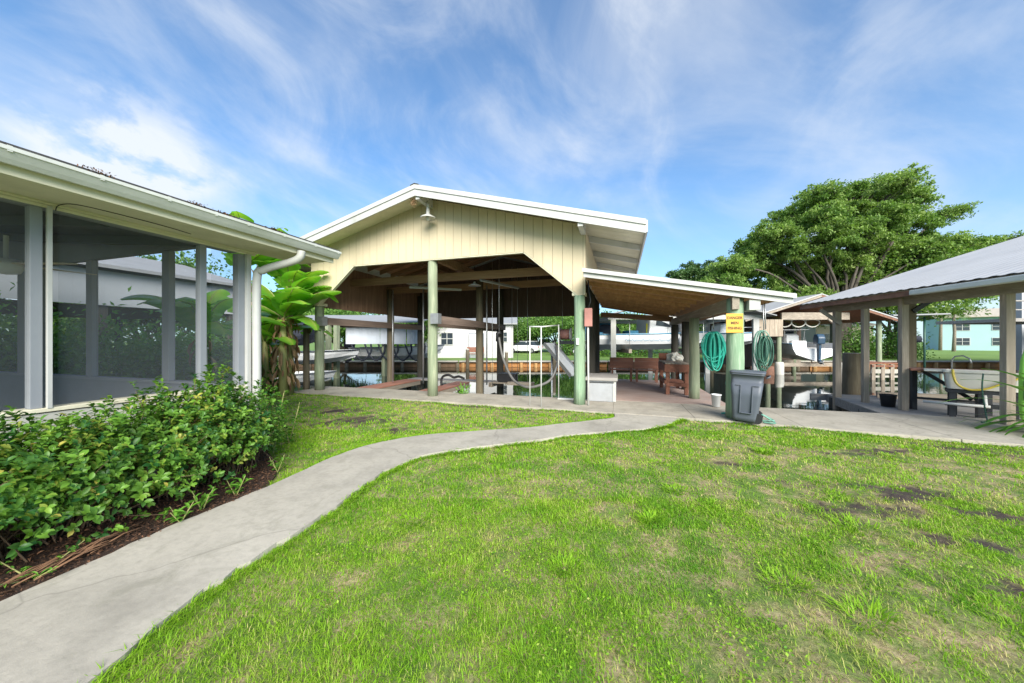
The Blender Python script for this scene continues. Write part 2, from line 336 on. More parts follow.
def leaves(name, pos, dirs, ups, L_, Wd, mat, parent, tint, loc=None, tmpl='oval', curl=.15):
    """one mesh of many leaves: base at pos, pointing dirs, face normal about ups"""
    n = len(pos); d = dirs / np.linalg.norm(dirs, axis=1, keepdims=True)
    r = np.cross(d, ups); r /= np.linalg.norm(r, axis=1, keepdims=True) + 1e-9; u = np.cross(r, d)
    if tmpl == 'oval':   # (side, along, up) folded leaf of 7 points
        T = np.array([(0, 0, 0), (-.42, .38, .12), (0, .42, 0), (.42, .38, .12), (-.40, .72, .08), (0, .75, -.04), (.40, .72, .08), (0, 1, -curl)])
        F = [(0, 2, 1), (0, 3, 2), (1, 2, 5, 4), (2, 3, 6, 5), (4, 5, 7), (5, 6, 7)]
    else:
        T = np.array([(0, 0, 0), (-.5, .45, .05), (.5, .45, .05), (0, 1, -.1)]); F = [(0, 2, 3, 1)]
    L_ = np.broadcast_to(L_, (n,)); Wd = np.broadcast_to(Wd, (n,)); k = len(T)
    V = pos[:, None] + r[:, None] * (T[None, :, 0, None] * Wd[:, None, None]) + d[:, None] * (T[None, :, 1, None] * L_[:, None, None]) + u[:, None] * (T[None, :, 2, None] * L_[:, None, None])
    fl = np.concatenate([np.array(f) for f in F]); loops = (fl[None] + np.arange(n)[:, None] * k).ravel()
    per = np.tile([len(f) for f in F], n)
    return arr_mesh(name, V.reshape(-1, 3), loops, per, mat, parent, np.repeat(tint, k), tmpl == 'oval', loc)
def copytree(src, loc, rz=None, label=None, scale=None):
    r = src.copy(); C.objects.link(r); r.location = loc
    if rz is not None: r.rotation_euler = (0, 0, rz)
    if scale: r.scale = (scale,) * 3
    if label: r['label'] = label
    def rec(a, b):
        for ch in list(a.children):
            c = ch.copy(); C.objects.link(c); c.parent = b; rec(ch, c)
    rec(src, r); return r
def structure(o): o['kind'] = 'structure'; return o
# ------------------------------------------------------------------ ground, path, slab, water
SLABF = [(-30, 7.9), (-8.98, 7.84), (-4.64, 7.74), (-1.28, 7.66), (1.5, 7.52), (3.03, 7.36), (4.31, 7.2), (5.67, 7.02), (7.2, 6.75), (9.5, 6.2)]
PL = [(-3.42, -3), (-3.42, .2), (-3.43, 1.02), (-3.47, 1.5), (-3.52, 1.95), (-3.51, 2.35), (-3.54, 3.0), (-3.60, 3.6), (-3.53, 4.15), (-3.27, 4.65), (-2.85, 5.06), (-2.25, 5.45), (-1.64, 5.83), (-.95, 6.42), (-.35, 6.95), (-.12, 7.2), (-.1, 7.62)]
PR = [(-2.2, -3), (-2.2, .2), (-2.27, .9), (-2.40, 1.36), (-2.45, 1.75), (-2.45, 2.15), (-2.53, 2.69), (-2.62, 3.2), (-2.62, 3.6), (-2.46, 4.1), (-1.97, 4.58), (-1.3, 5.15), (-.51, 5.83), (.33, 6.38), (.62, 6.62), (.88, 6.95), (1.15, 7.5)]
def smooth_line(pts, k=4):
    P = [np.array(p, float) for p in pts]; out = []
    for i in range(len(P) - 1):
        p0, p1, p2, p3 = P[max(i - 1, 0)], P[i], P[i + 1], P[min(i + 2, len(P) - 1)]
        for j in range(k):
            t = j / k; out.append(.5 * ((2 * p1) + (-p0 + p2) * t + (2 * p0 - 5 * p1 + 4 * p2 - p3) * t * t + (-p0 + 3 * p1 - 3 * p2 + p3) * t ** 3))
    out.append(P[-1]); return out
PLs, PRs = smooth_line(PL), smooth_line(PR)
PLs = [p + rng.normal(0, .008, 2) for p in PLs]; PRs = [p + rng.normal(0, .012, 2) for p in PRs]
# near land: one big sheet with its bank faces down to the canal bed
BANK = 9.06
FB = 26.3                                 # how far the opposite bank stands
g = MB(); g.add([(-400, -200, -.075), (400, -200, -.075), (400, BANK, -.075), (-400, BANK, -.075), (-400, BANK, -3), (400, BANK, -3)], [(0, 1, 2, 3), (3, 2, 5, 4)])
structure(g.build('ground', 'fargrass', fix=False))
a, b, c_, d_ = W(-600, FB + .1, .05), W(600, FB + .1, .05), W(1500, 1500, .05), W(-1500, 1500, .05)
g = MB(); g.add([a, b, c_, d_, W(-600, FB + .1, -3), W(600, FB + .1, -3)], [(0, 1, 2, 3), (1, 0, 4, 5)])
structure(g.build('far_bank', 'fargrass', fix=False))
g = MB(); g.add([(-400, 5, -2.2), (400, 5, -2.2), (400, 260, -2.2), (-400, 260, -2.2)], [(0, 1, 2, 3)]); structure(g.build('canal_bed', 'mulch', fix=False))
WZ = -.45
g = MB(); g.add([(-400, BANK + .005, WZ), (400, BANK + .005, WZ), W(620, FB + .08, WZ), W(-420, FB + .08, WZ)], [(0, 1, 2, 3)]); structure(g.build('water', 'water', fix=False))
g = MB(); k = len(PLs); zt, zb = -.012, -.12
vs = [(p[0], p[1], zt) for p in PLs] + [(p[0], p[1], zt) for p in PRs] + [(p[0], p[1], zb) for p in PLs] + [(p[0], p[1], zb) for p in PRs]
fs = [(i, i + 1, k + i + 1, k + i)[::-1] for i in range(k - 1)] + [(i, 2 * k + i, 2 * k + i + 1, i + 1) for i in range(k - 1)] + [(k + i, k + i + 1, 3 * k + i + 1, 3 * k + i) for i in range(k - 1)]
g.add(vs, fs); structure(g.build('path', 'path'))
# boathouse apron slab with expansion joints
jo = [-9.4, -6.2, -3.1, -.15, 1.4, 3.1, 5.0, 7.0, 9.4]
g = MB()
def sf(x): return float(np.interp(x, [p[0] for p in SLABF], [p[1] for p in SLABF]))
for x0, x1 in zip(jo[:-1], jo[1:]):
    x0 += .002; x1 -= .002; n_ = 6; xs = np.linspace(x0, x1, n_)
    poly = [(x, sf(x) + random.uniform(-.01, .01)) for x in xs] + [(x1, 9.2), (x0, 9.2)]
    g.prism(poly, 2, -.6, 0 - random.uniform(0, .004))
structure(g.build('slab', 'slab', bev=.004))
# value noise shared by the worn patches of soil and the blades
def vnoise(x, y, s, seed):
    r = np.random.default_rng(seed).random((256, 256)); x = x / s + 100; y = y / s + 100
    xi, yi = np.floor(x).astype(int), np.floor(y).astype(int); fx, fy = x - xi, y - yi; fx = fx * fx * (3 - 2 * fx); fy = fy * fy * (3 - 2 * fy)
    q = lambda i, j: r[i % 256, j % 256]
    return (q(xi, yi) * (1 - fx) + q(xi + 1, yi) * fx) * (1 - fy) + (q(xi, yi + 1) * (1 - fx) + q(xi + 1, yi + 1) * fx) * fy
SOIL = [(2.08, 3.93, .36, .13, .35), (2.35, 4.05, .2, .1, .2), (2.79, 4.58, .40, .13, .1), (2.5, 4.35, .2, .07, .0), (2.61, 3.56, .30, .09, .1), (2.26, 2.96, .22, .09, .2), (2.75, 3.1, .25, .1, .3), (3.5, 6.2, .6, .07, .25), (2.9, 5.9, .3, .05, .2), (1.75, 4.5, .14, .07, 0), (1.3, 5.0, .12, .05, 0), (3.3, 4.2, .3, .09, 0), (-3.75, 5.1, .28, .16, .5), (-4.9, 5.5, .6, .28, .5), (-6.0, 6.2, .6, .2, .3), (-3.2, 7.55, 1.0, .07, 0), (-2.3, 7.5, .5, .06, 0), (4.6, 6.75, .5, .06, -.2), (6.0, 6.35, 1.2, .18, -.25)]
def soilf(x, y):
    s = np.zeros_like(x)
    wob = (vnoise(x, y, .14, 3) - .5) * 1.0 + (vnoise(x, y, .05, 5) - .5) * .7
    for sx_, sy_, a_, b_, an in SOIL:
        ca, sa = math.cos(an), math.sin(an); dx, dy = x - sx_, y - sy_
        q = np.sqrt(((dx * ca + dy * sa) / (a_ * 1.25)) ** 2 + ((-dx * sa + dy * ca) / (b_ * 1.45)) ** 2)
        s = np.maximum(s, np.clip(1.15 - q + wob * 1.5, 0, 1))
    return s
def bare(x, y):   # 0..1 thinness of the turf
    t = .6 * vnoise(x, y, .42, 11) + .4 * vnoise(x, y, .13, 12)
    side = np.clip((x + .9) / 2.6, -.5, 1) * np.clip((7.4 - y) / 2, .4, 1)
    return np.clip((t - .60 + .26 * side) * 3.4, 0, .94)
xs = np.arange(-13, 12.01, .06); ys = np.arange(-1.5, 8.01, .06); X, Y = np.meshgrid(xs, ys)
Z = -.05 + (vnoise(X, Y, .5, 21) - .5) * .03 + (vnoise(X, Y, .12, 22) - .5) * .014
# stay below the path and the slab edge
S_ = soilf(X, Y); nx, ny = len(xs), len(ys)
V = np.stack([X, Y, Z], -1).reshape(-1, 3); idx = np.arange(nx * ny).reshape(ny, nx)
loops = np.stack([idx[:-1, :-1], idx[:-1, 1:], idx[1:, 1:], idx[1:, :-1]], -1).reshape(-1)
lo = arr_mesh('lawn', V, loops, np.full((nx - 1) * (ny - 1), 4), 'lawn'); structure(lo)
at = lo.data.attributes.new('soil', 'FLOAT', 'POINT'); at.data.foreach_set('value', S_.ravel().astype(np.float32))
# planting bed
g = MB(); bl = [(-4.95, -1)] + [(-4.95, 3.8)] + [(-4.75, 3.6), (-4.2, 3.3), (-3.8, 3.0)] + [(p[0] + .01, p[1]) for p in reversed(PLs) if p[1] < 2.7 and p[1] > -1] + [(-3.4, -1)]
g.prism(bl, 2, -.12, -.028); structure(g.build('planting_bed', 'mulch'))
def inpoly(x, y, poly):
    ins = np.zeros(len(x), bool); n_ = len(poly)
    for i in range(n_):
        x0, y0 = poly[i]; x1, y1 = poly[(i + 1) % n_]
        if y0 == y1: continue
        cnd = ((y0 > y) != (y1 > y)) & (x < (x1 - x0) * (y - y0) / (y1 - y0) + x0); ins ^= cnd
    return ins
pathpoly = [tuple(p) for p in PLs] + [tuple(p) for p in reversed(PRs)]
def shrink_ok(x, y):
    bad = inpoly(x, y, pathpoly) | inpoly(x, y, bl) | (y > np.interp(x, [p[0] for p in SLABF], [p[1] for p in SLABF]) - .0) | ((x < -4.9) & (y < 4.0))
    return ~bad
def blades(n, dmin, dmax, pw, L0, L1, w0, seed, tuft=None, lean=.55):
    r = np.random.default_rng(seed)
    D = dmin + (dmax - dmin) * r.random(n) ** pw; Xc = (r.random(n) * 2 - 1) * D * 1.62
    x = CO * Xc - SI * D; y = SI * Xc + CO * D
    if tuft is not None:
        tx, ty, tr_ = tuft; m_ = len(tx); i = r.integers(0, m_, n); a = r.random(n) * 6.283; q = np.sqrt(r.random(n)) * tr_[i]
        x = tx[i] + np.cos(a) * q; y = ty[i] + np.sin(a) * q; D = -SI * x + CO * y
    keep = shrink_ok(x, y) & (y > -.5) & (soilf(x, y) < r.random(n) * .9 + .1)
    if tuft is None: keep &= (bare(x, y) * .85 < r.random(n))
    x, y, D = x[keep], y[keep], D[keep]; n = len(x)
    if tuft is not None:
        i = i[keep]; ang = np.arctan2(y - ty[i], x - tx[i]) + r.normal(0, .5, n); ln = .5 + .75 * r.random(n)
    else: ang = r.random(n) * 6.283; ln = lean * (r.random(n) * 1.2 + .25)
    h = (L0 + (L1 - L0) * r.random(n)) * (.65 + .7 * vnoise(x, y, .35, 31)); wd = w0 * (.6 + .8 * r.random(n)) * np.clip(D / 3., .75, 2.0)
    z = -.055 + (vnoise(x, y, .5, 21) - .5) * .03
    dx, dy = np.cos(ang), np.sin(ang); px_, py_ = -dy, dx
    vt = np.zeros((n, 5, 3)); 
    for j, (t, ww) in enumerate(((0, 1), (.55, .8))):
        off = ln * h * (t ** 1.6); hh = h * t * (1 - .25 * ln * t)
        for s2, sg in ((0, -1), (1, 1)):
            vt[:, j * 2 + s2, 0] = x + dx * off + px_ * wd * ww * sg * .5; vt[:, j * 2 + s2, 1] = y + dy * off + py_ * wd * ww * sg * .5; vt[:, j * 2 + s2, 2] = z + hh
    vt[:, 4, 0] = x + dx * ln * h * 1.15; vt[:, 4, 1] = y + dy * ln * h * 1.15; vt[:, 4, 2] = z + h * (1 - .45 * ln)
    tint = np.clip(.35 + .5 * (vnoise(x, y, .6, 41) - .5) + .8 * (vnoise(x, y, .16, 42) - .5) * .5 + r.normal(0, .13, n) + bare(x, y) * .28, 0, 1)
    dry = r.random(n) < (.07 + .30 * bare(x, y)); tint[dry] = .88 + .12 * r.random(dry.sum())
    if tuft is not None: tint = np.clip(.42 + r.normal(0, .10, n), 0, .6)
    return vt, tint
parts = [blades(210000, .9, 3.4, .8, .018, .048, .0042, 1, lean=.95), blades(150000, 2.8, 6.0, .75, .018, .05, .0055, 2, lean=.85), blades(90000, 5.0, 10.5, .9, .022, .055, .007, 3), blades(9000, 1.0, 4.5, .8, .05, .085, .0030, 9, lean=.8)]
r_ = np.random.default_rng(77)
tD = 1.1 + 6.5 * r_.random(260) ** .8; tX = (r_.random(260) * 2 - 1) * tD * 1.5; tx, ty = CO * tX - SI * tD, SI * tX + CO * tD
parts.append(blades(9000, 0, 1, 1, .03, .075, .007, 5, (tx, ty, .05 + .13 * r_.random(260))))
big = [(1.9, 3.6, .16), (.25, 3.2, .08), (3.2, 2.2, .2), (-.35, 2.35, .10), (-1.7, 2.6, .14), (2.4, 3.0, .12), (1.0, 2.6, .14), (1.3, 2.4, .14), (.55, 3.9, .12), (1.9, 5.6, .1)]
bx_, by_, br_ = [np.array(q) for q in zip(*big)]
parts.append(blades(1300, 0, 1, 1, .04, .08, .009, 6, (bx_, by_, br_)))
# fringe hanging over the edges of the path and slab
er = np.random.default_rng(8); ex, ey = [], []
for line in (PRs, PLs[16:]):
    for i in range(len(line) - 1):
        for q in range(9): t = er.random(); p = line[i] * (1 - t) + line[i + 1] * t; ex.append(p[0] + (.02 if line is PRs else -.02)); ey.append(p[1] + (-.015 if line is PRs else .01))
for x in np.arange(-9, 9, .05):
    if not (-.3 < x < 1.5): ex.append(x); ey.append(sf(x) - .03)
parts.append(blades(16000, 0, 1, 1, .03, .08, .006, 10, (np.array(ex), np.array(ey), np.full(len(ex), .075))))
V = np.concatenate([p[0] for p in parts]); T_ = np.concatenate([p[1] for p in parts]); n_ = len(V)
fl = np.array([0, 1, 3, 2, 2, 3, 4]); loops = (fl[None] + np.arange(n_)[:, None] * 5).ravel()
go = arr_mesh('grass', V.reshape(-1, 3), loops, np.tile([4, 3], n_), 'grass', None, np.repeat(T_, 5))
tag(go, 'bright green patchy lawn grass with crabgrass tufts and dry straw', 'grass', kind='stuff')
# clover and other broad small leaves through the turf
n_ = 60000; r_ = np.random.default_rng(55); D_ = 1.0 + 5.0 * r_.random(n_) ** .8; X_ = (r_.random(n_) * 2 - 1) * D_ * 1.55; x, y = CO * X_ - SI * D_, SI * X_ + CO * D_
kp = shrink_ok(x, y) & (vnoise(x, y, .33, 71) * .7 + vnoise(x, y, .1, 72) * .3 > .53) & (soilf(x, y) < .2); x, y = x[kp], y[kp]; n_ = len(x)
dd = rand_unit(n_); dd[:, 2] = np.abs(dd[:, 2]) * .4; lv = leaves('clover', np.stack([x, y, -.045 + .03 * r_.random(n_)], 1), dd, np.tile((0, 0, 1.), (n_, 1)) + r_.normal(0, .35, (n_, 3)), r_.uniform(.010, .022, n_), r_.uniform(.008, .014, n_), 'grass', None, np.clip(.35 + r_.normal(0, .25, n_), 0, 1), tmpl='quad')
tag(lv, 'small broad leaved clover weeds scattered through the lawn', 'clover', kind='stuff')
# mulch chips and dead leaves on the bed
n_ = 14000; x = -4.9 + 1.6 * rng.random(n_); y = .2 + 4.5 * rng.random(n_); kp = inpoly(x, y, bl); x, y = x[kp], y[kp]; n_ = len(x)
dd = rand_unit(n_); dd[:, 2] *= .25; uu = np.tile((0, 0, 1.), (n_, 1)) + rng.normal(0, .3, (n_, 3))
lv = leaves('mulch_litter', np.stack([x, y, np.full(n_, -.02) + .02 * rng.random(n_)], 1), dd, uu, .012 + .035 * rng.random(n_) ** 2, .006 + .012 * rng.random(n_), 'litterleaf', None, rng.random(n_) ** 1.6)
tag(lv, 'brown bark mulch and dead leaves under the hedge', 'leaf litter', kind='stuff')
# ------------------------------------------------------------------ opposite bank seawalls
def seawall(X0, X1, D, mat, pmat, label, name='seawall', zt=.0, step=1.1):
    o = thing(name, label, 'seawall', W((X0 + X1) / 2, D, -1))
    m_ = MB()
    for i in range(3):
        z0 = -1.3 + i * .43; m_.beam(W(X0, D, z0 + .2), W(X1, D, z0 + .2), .08, .40)
    m_.build('plank_panel', mat, o)
    x = X0 + .3
    while x < X1:
        q = W(x, D - .12, 0); MB().tube([(q.x, q.y, -1.9), (q.x, q.y, -.12 + random.uniform(-.03, .03))], .13, 8).build('pile', pmat, o); x += step
    MB().beam(W(X0, D - .02, zt), W(X1, D - .02, zt), .42, .10).build('cap_board', 'cap', o)
    return o
seawall(-4.0, 7.2, FB - .1, 'orange', 'orangepile', 'orange timber seawall across the canal behind the boathouse')
seawall(-24, -4.1, FB - .1, 'brownwall', 'polewet', 'dark brown timber seawall at the far left of the canal', step=1.4)
seawall(7.3, 22.5, FB - .1, 'brownwall', 'polewet', 'weathered brown seawall behind the lift boats', step=1.4)
seawall(22.6, 44, FB - .1, 'orange', 'orangepile', 'orange timber seawall in front of the turquoise house', step=1.3)
# near seawall face under the slab
sw = thing('seawall', 'concrete seawall under the near slab edge', 'seawall', (0, 9.2, -1))
g = MB(); g.box(-30, 12, 9.205, 9.28, -2.2, -.03); g.build('panel', 'cap', sw)
# ------------------------------------------------------------------ boathouse
bh = thing('boathouse', 'cream sided gable boathouse open over the canal slip', 'boathouse', (-4.95, 8.35, 0))
XL, XR, XC = -9.10, -.78, -4.95
def rz_(x, dz=0): return 5.46 - .267 * abs(x - XC) + dz          # roof top plane
prof_x = [XL, -8.86, -7.50, -2.30, -.95, XR]; prof_z = [2.60, 2.60, 3.74, 3.74, 2.60, 2.60]
def bz(x): return float(np.interp(x, prof_x, prof_z))
g = MB(); cuts = []; x = XL
while x < XR - .01: cuts.append(x); x += .243
cuts.append(XR)
for x0, x1 in zip(cuts[:-1], cuts[1:]):
    br = sorted([x0 + .004] + [q for q in prof_x + [XC] if x0 + .01 < q < x1 - .01] + [x1 - .004])
    poly = [(q, bz(q)) for q in br] + [(q, rz_(q, -.09)) for q in reversed(br)]
    g.prism(poly, 1, 8.30, 8.325)
g.build('gable_siding', 'siding', bh)
g = MB(); g.prism([(x, z + .01) for x, z in zip(prof_x, prof_z)] + [(XR, rz_(XR, -.10)), (XC, rz_(XC, -.10)), (XL, rz_(XL, -.10))], 1, 8.327, 8.35); g.build('backing_board', 'groove', bh)
# trim along the opening edge
g = MB()
for i in range(1, 4): g.beam((prof_x[i], 8.36, prof_z[i] - .0), (prof_x[i + 1], 8.36, prof_z[i + 1] - .0), .10, .05)
g.build('opening_trim', 'soffit', bh)
# roof: deck planes, front fascia, soffit boards
RF, RB, EO = 7.62, 14.9, 5.46
def roofplane(name, mat, x0, x1, y0, y1, t0, t1, parent=bh, rib=0, fn=rz_):
    g = MB(); 
    g.prism([(x0, fn(x0, t0)), (x1, fn(x1, t0)), (x1, fn(x1, t1)), (x0, fn(x0, t1))], 1, y0, y1); return g.build(name, mat, parent)
for x0, x1 in ((XC - EO, XC), (XC, XC + EO)):
    roofplane('roof_sheet', 'metalroof', x0, x1, RF - .03, RB + .03, -.03, .0)
    g = MB(); n_ = 24
    ya = np.linspace(RF, RB, n_ + 1)
    for i in range(n_): g.prism([(x0, rz_(x0, -.06)), (x1, rz_(x1, -.06)), (x1, rz_(x1, -.035)), (x0, rz_(x0, -.035))], 1, ya[i] + .006, ya[i + 1] - .006)
    g.build('roof_boards', 'soffit' if True else 'ply', bh)
    # rake fascia in two steps
    roofplane('rake_fascia', 'white', x0, x1, RF - .035, RF, -.27, -.035)
    roofplane('drip_edge', 'white', x0, x1, RF - .06, RF - .036, -.10, .01)
    roofplane('rake_fascia', 'white', x0, x1, RB, RB + .035, -.27, -.035)
    # shadowed dark shingle line on top
# eave fascias
for s_, x in ((-1, XC - EO), (1, XC + EO)):
    g = MB(); g.box(min(x, x + s_ * .035), max(x, x + s_ * .035), RF, RB, rz_(x, -.24), rz_(x, .005)); g.build('eave_fascia', 'white', bh)
g = MB(); g.prism([(XC - .12, rz_(XC - .12, .012)), (XC, 5.475), (XC + .12, rz_(XC + .12, .012)), (XC + .12, rz_(XC + .12, .03)), (XC, 5.495), (XC - .12, rz_(XC - .12, .03))], 1, RF - .07, RB + .05); g.build('ridge_cap', 'shingle', bh)
# left rake soffit board (boxed, cream)
roofplane('soffit_panel', 'soffit', XC - EO + .02, XC - .02, RF + .01, 8.295, -.13, -.11)
# right overhang rafters / boards seen from below
for i in range(5):
    y = RF + .1 + i * (.0 if 0 else 1.55)
    g = MB(); g.prism([(XR, rz_(XR, -.22)), (XC + EO - .02, rz_(XC + EO, -.20)), (XC + EO - .02, rz_(XC + EO, -.065)), (XR, rz_(XR, -.065))], 1, y, y + .045); g.build('rafter', 'white', bh)
# look-outs on the gable
for x, yy in ((XC + .05, 0), (XC + 4.12, 0)):
    zt = rz_(x, -.11); MB().beam((x, RF + .01, zt - .12), (x, 8.29, zt - .12), .11, .22).build('lookout_beam', 'white', bh)
# side walls hanging above head height, and rear wall
def boards(parent, name, mat, axis, fixed, a0, a1, z0, ztop, w=.3, t=.03):
    g = MB(); q = a0
    while q < a1 - .01:
        e = min(q + w, a1)
        zt = ztop if not callable(ztop) else min(ztop(q), ztop(e)); 
        if axis == 1: g.box(fixed, fixed + t, q + .0005, e - .0005, z0, zt)
        else:
            zA, zB = (ztop(q), ztop(e)) if callable(ztop) else (ztop, ztop); g.prism([(q + .0005, z0), (e - .0005, z0), (e - .0005, zB), (q + .0005, zA)], 1, fixed, fixed + t)
        q = e
    return g.build(name, mat, parent)
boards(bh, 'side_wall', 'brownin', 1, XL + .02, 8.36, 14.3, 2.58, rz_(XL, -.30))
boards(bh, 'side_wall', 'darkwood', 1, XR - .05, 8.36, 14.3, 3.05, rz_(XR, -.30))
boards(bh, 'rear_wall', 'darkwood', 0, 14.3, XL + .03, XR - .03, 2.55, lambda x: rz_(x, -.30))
g = MB(); g.box(XR - .02, XR, 8.36, 14.3, 3.0, rz_(XR, -.22)); g.build('side_cladding', 'siding', bh)
# interior ceiling framing
for i in range(9):
    y = 8.7 + i * .68
    g = MB()
    for x0, x1 in ((XL + .05, XC), (XC, XR - .08)): g.prism([(x0, rz_(x0, -.24)), (x1, rz_(x1, -.24)), (x1, rz_(x1, -.065)), (x0, rz_(x0, -.065))], 1, y, y + .045)
    g.build('rafter', 'plyx', bh)
for x in (XC - 2.1, XC + 2.1): MB().beam((x, 8.36, rz_(x, -.36)), (x, 14.28, rz_(x, -.36)), .09, .22).build('purlin', 'plyx', bh)
for y in (9.9, 11.9): 
    MB().beam((XL + .06, y, 3.55), (XR - .07, y, 3.55), .09, .24).build('tie_beam', 'plyx', bh)
MB().beam((XC, 8.36, 3.88), (XC, 14.28, 3.88), .14, .24).build('centre_girder', 'plyx', bh)
roofplane('ceiling_boards', 'ply', XL + .06, XC, 8.36, 14.28, -.085, -.065); roofplane('ceiling_boards', 'ply', XC, XR - .07, 8.36, 14.28, -.085, -.065)
# poles
def pole(x, y, z0, z1, r, mat, parent, name='pole'):
    n_ = 7; return MB().tube([(x + random.uniform(-.006, .006), y + random.uniform(-.006, .006), z0 + (z1 - z0) * i / (n_ - 1)) for i in range(n_)], [r * (1.04 - .08 * i / (n_ - 1)) for i in range(n_)], 16, jit=.02).build(name, mat, parent)
pole(-.93, 8.42, -.0, 2.60, .135, 'polemint', bh); pole(XC, 8.46, 0, 3.74, .135, 'pole', bh); pole(-8.93, 8.46, 0, 2.60, .135, 'pole', bh)
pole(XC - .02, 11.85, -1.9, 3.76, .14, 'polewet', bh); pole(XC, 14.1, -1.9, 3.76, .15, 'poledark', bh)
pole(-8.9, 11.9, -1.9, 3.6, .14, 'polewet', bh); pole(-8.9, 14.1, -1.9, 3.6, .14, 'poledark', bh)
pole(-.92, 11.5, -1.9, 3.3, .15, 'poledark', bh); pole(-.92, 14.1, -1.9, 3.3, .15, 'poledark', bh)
# capital under the gable corners
for x in (-8.93, -.93): MB().box(x - .17, x + .15, 8.33, 8.62, 2.60, 2.68).build('corner_block', 'soffit', bh)
# lift beams beside the poles
MB().beam((-8.7, 8.5, 2.13), (-8.7, 14.2, 2.13), .08, .22).build('lift_beam', 'beambrown', bh)
MB().beam((-5.18, 8.75, 2.05), (-5.18, 14.2, 2.05), .08, .24).build('lift_beam', 'beambrown', bh); MB().beam((-4.78, 8.35, 2.10), (-4.78, 14.2, 2.10), .08, .22).build('lift_beam', 'beambrown', bh)
for x in (-8.7, -4.78): MB().box(x - .12, x + .12, 8.24, 8.42, 1.98, 2.26).build('winch_box', 'steel', bh)
for x, y in ((-6.95, 11.2), (-8.35, 11.3), (-4.55, 11.5)):
    MB().tube([(x, y, -.05), (x, y, 3.5)], .03, 8).build('guide_pipe', 'steel', bh)
for x, y in ((-4.0, 10.6), (-3.55, 12.0), (-2.0, 12.5)): MB().tube([(x, y, .1), (x, y, 4.2)], .008, 5).build('lift_cable', 'steel', bh)
# long fluorescent fittings and a small dish lamp under the ceiling
def tubelight(p, q, label):
    o = thing('strip_light', label, 'light', p, 'strip lights inside the boathouse'); d = (Vector(q) - Vector(p))
    MB().beam(p, q, .09, .05).build('housing', 'steel', o); o2 = MB().beam(Vector(p) - Vector((0, 0, .035)), Vector(q) - Vector((0, 0, .035)), .03, .02).build('tube', 'pvc', o)
tubelight((-7.0, 10.4, 3.40), (-5.5, 11.4, 3.38), 'long strip light hanging on the left side of the boathouse ceiling')
tubelight((-4.1, 9.85, 3.40), (-3.4, 11.6, 3.38), 'long strip light hanging on the right side of the boathouse ceiling')
o = thing('pendant_lamp', 'shallow grey dish lamp hanging inside the boathouse', 'lamp', (-4.45, 10.2, 3.3))
MB().lathe(-4.45, 10.2, [(.03, 3.42), (.05, 3.36), (.2, 3.30), (.205, 3.28), (.04, 3.33)], 18).build('lamp_shade', 'white', o); MB().tube([(-4.45, 10.2, 3.40), (-4.45, 10.2, 3.9)], .01, 6).build('cord', 'black', o)
# yard lamp at the gable peak
lx, ly = XC + .14, 7.98; o = thing('gable_lamp', 'white dish lamp hanging from the beam at the gable peak', 'lamp', (lx, ly, 4.8))
MB().lathe(lx, ly, [(.045, 4.99), (.05, 4.86), (.06, 4.83), (.19, 4.76), (.20, 4.73), (.19, 4.725), (.05, 4.77)], 24).build('lamp_shade', 'white', o)
MB().lathe(lx, ly, [(.05, 4.77), (.055, 4.72), (.035, 4.68), (.001, 4.67)], 14).build('bulb', 'lampglass', o)
MB().tube([(lx, ly, 4.98), (lx, ly, 5.16)], .04, 10).build('stem', 'white', o)
o = thing('bird_nest', 'ragged brown nest hanging beside the gable lamp', 'nest', (XC - .1, 7.75, 5.1)); n_ = 260
ps = np.array((XC - .12, 7.70, 5.12)) + rng.normal(0, 1, (n_, 3)) * (.035, .03, .06); leaves('straw', ps, rand_unit(n_) * (1, 1, .8) - (0, 0, .8), rand_unit(n_), .09, .006, 'deadleaf', o, rng.random(n_), tmpl='quad', loc=tuple(o.location))
# electrical box on the mint pole
o = thing('electrical_box', 'faded red electrical box with conduit on the mint corner pole', 'electrical box', (-.76, 8.3, 1.9))
MB().box(-.80, -.62, 8.20, 8.32, 1.85, 2.28).build('cabinet', 'copper', o, bev=.012); MB().tube([(-.72, 8.27, 1.85), (-.71, 8.27, .0)], .022, 8).build('conduit', 'pvc', o)
MB().tube([(-.72, 8.27, 2.27), (-.66, 8.28, 2.45), (-.70, 8.3, 2.7), (-.72, 8.32, 2.95)], .015, 6).build('cable', 'black', o)
MB().box(-.995, -.93, 8.25, 8.29, 1.42, 1.58).build('outlet', 'lampglass', o, bev=.006)
# ------------------------------------------------------------------ lean-to roof on the boathouse side
lt = thing('lean_to', 'low lean-to canopy with plywood ceiling over the deck', 'canopy', (1.3, 8.0, 0))
def lz(x, dz=0): return 3.06 - .186 * (x + .74) + dz
LF, LB, LX0, LX1 = 7.55, 15.1, -.755, 3.02
roofplane('roof_sheet', 'metalroof', LX0, LX1 + .04, LF - .03, LB, -.02, .0, lt, fn=lz)
ya = np.linspace(LF + .03, LB - .02, 17); g = MB()
for i in range(16): g.prism([(LX0, lz(LX0, -.045)), (LX1, lz(LX1, -.045)), (LX1, lz(LX1, -.022)), (LX0, lz(LX0, -.022))], 1, ya[i] + .006, ya[i + 1] - .006)
g.build('ceiling_boards', 'ply', lt)
roofplane('front_fascia', 'white', LX0, LX1, LF - .0, LF + .03, -.17, -.022, lt, fn=lz); roofplane('drip_edge', 'white', LX0 - .02, LX1 + .03, LF - .055, LF - .031, -.07, .012, lt, fn=lz)
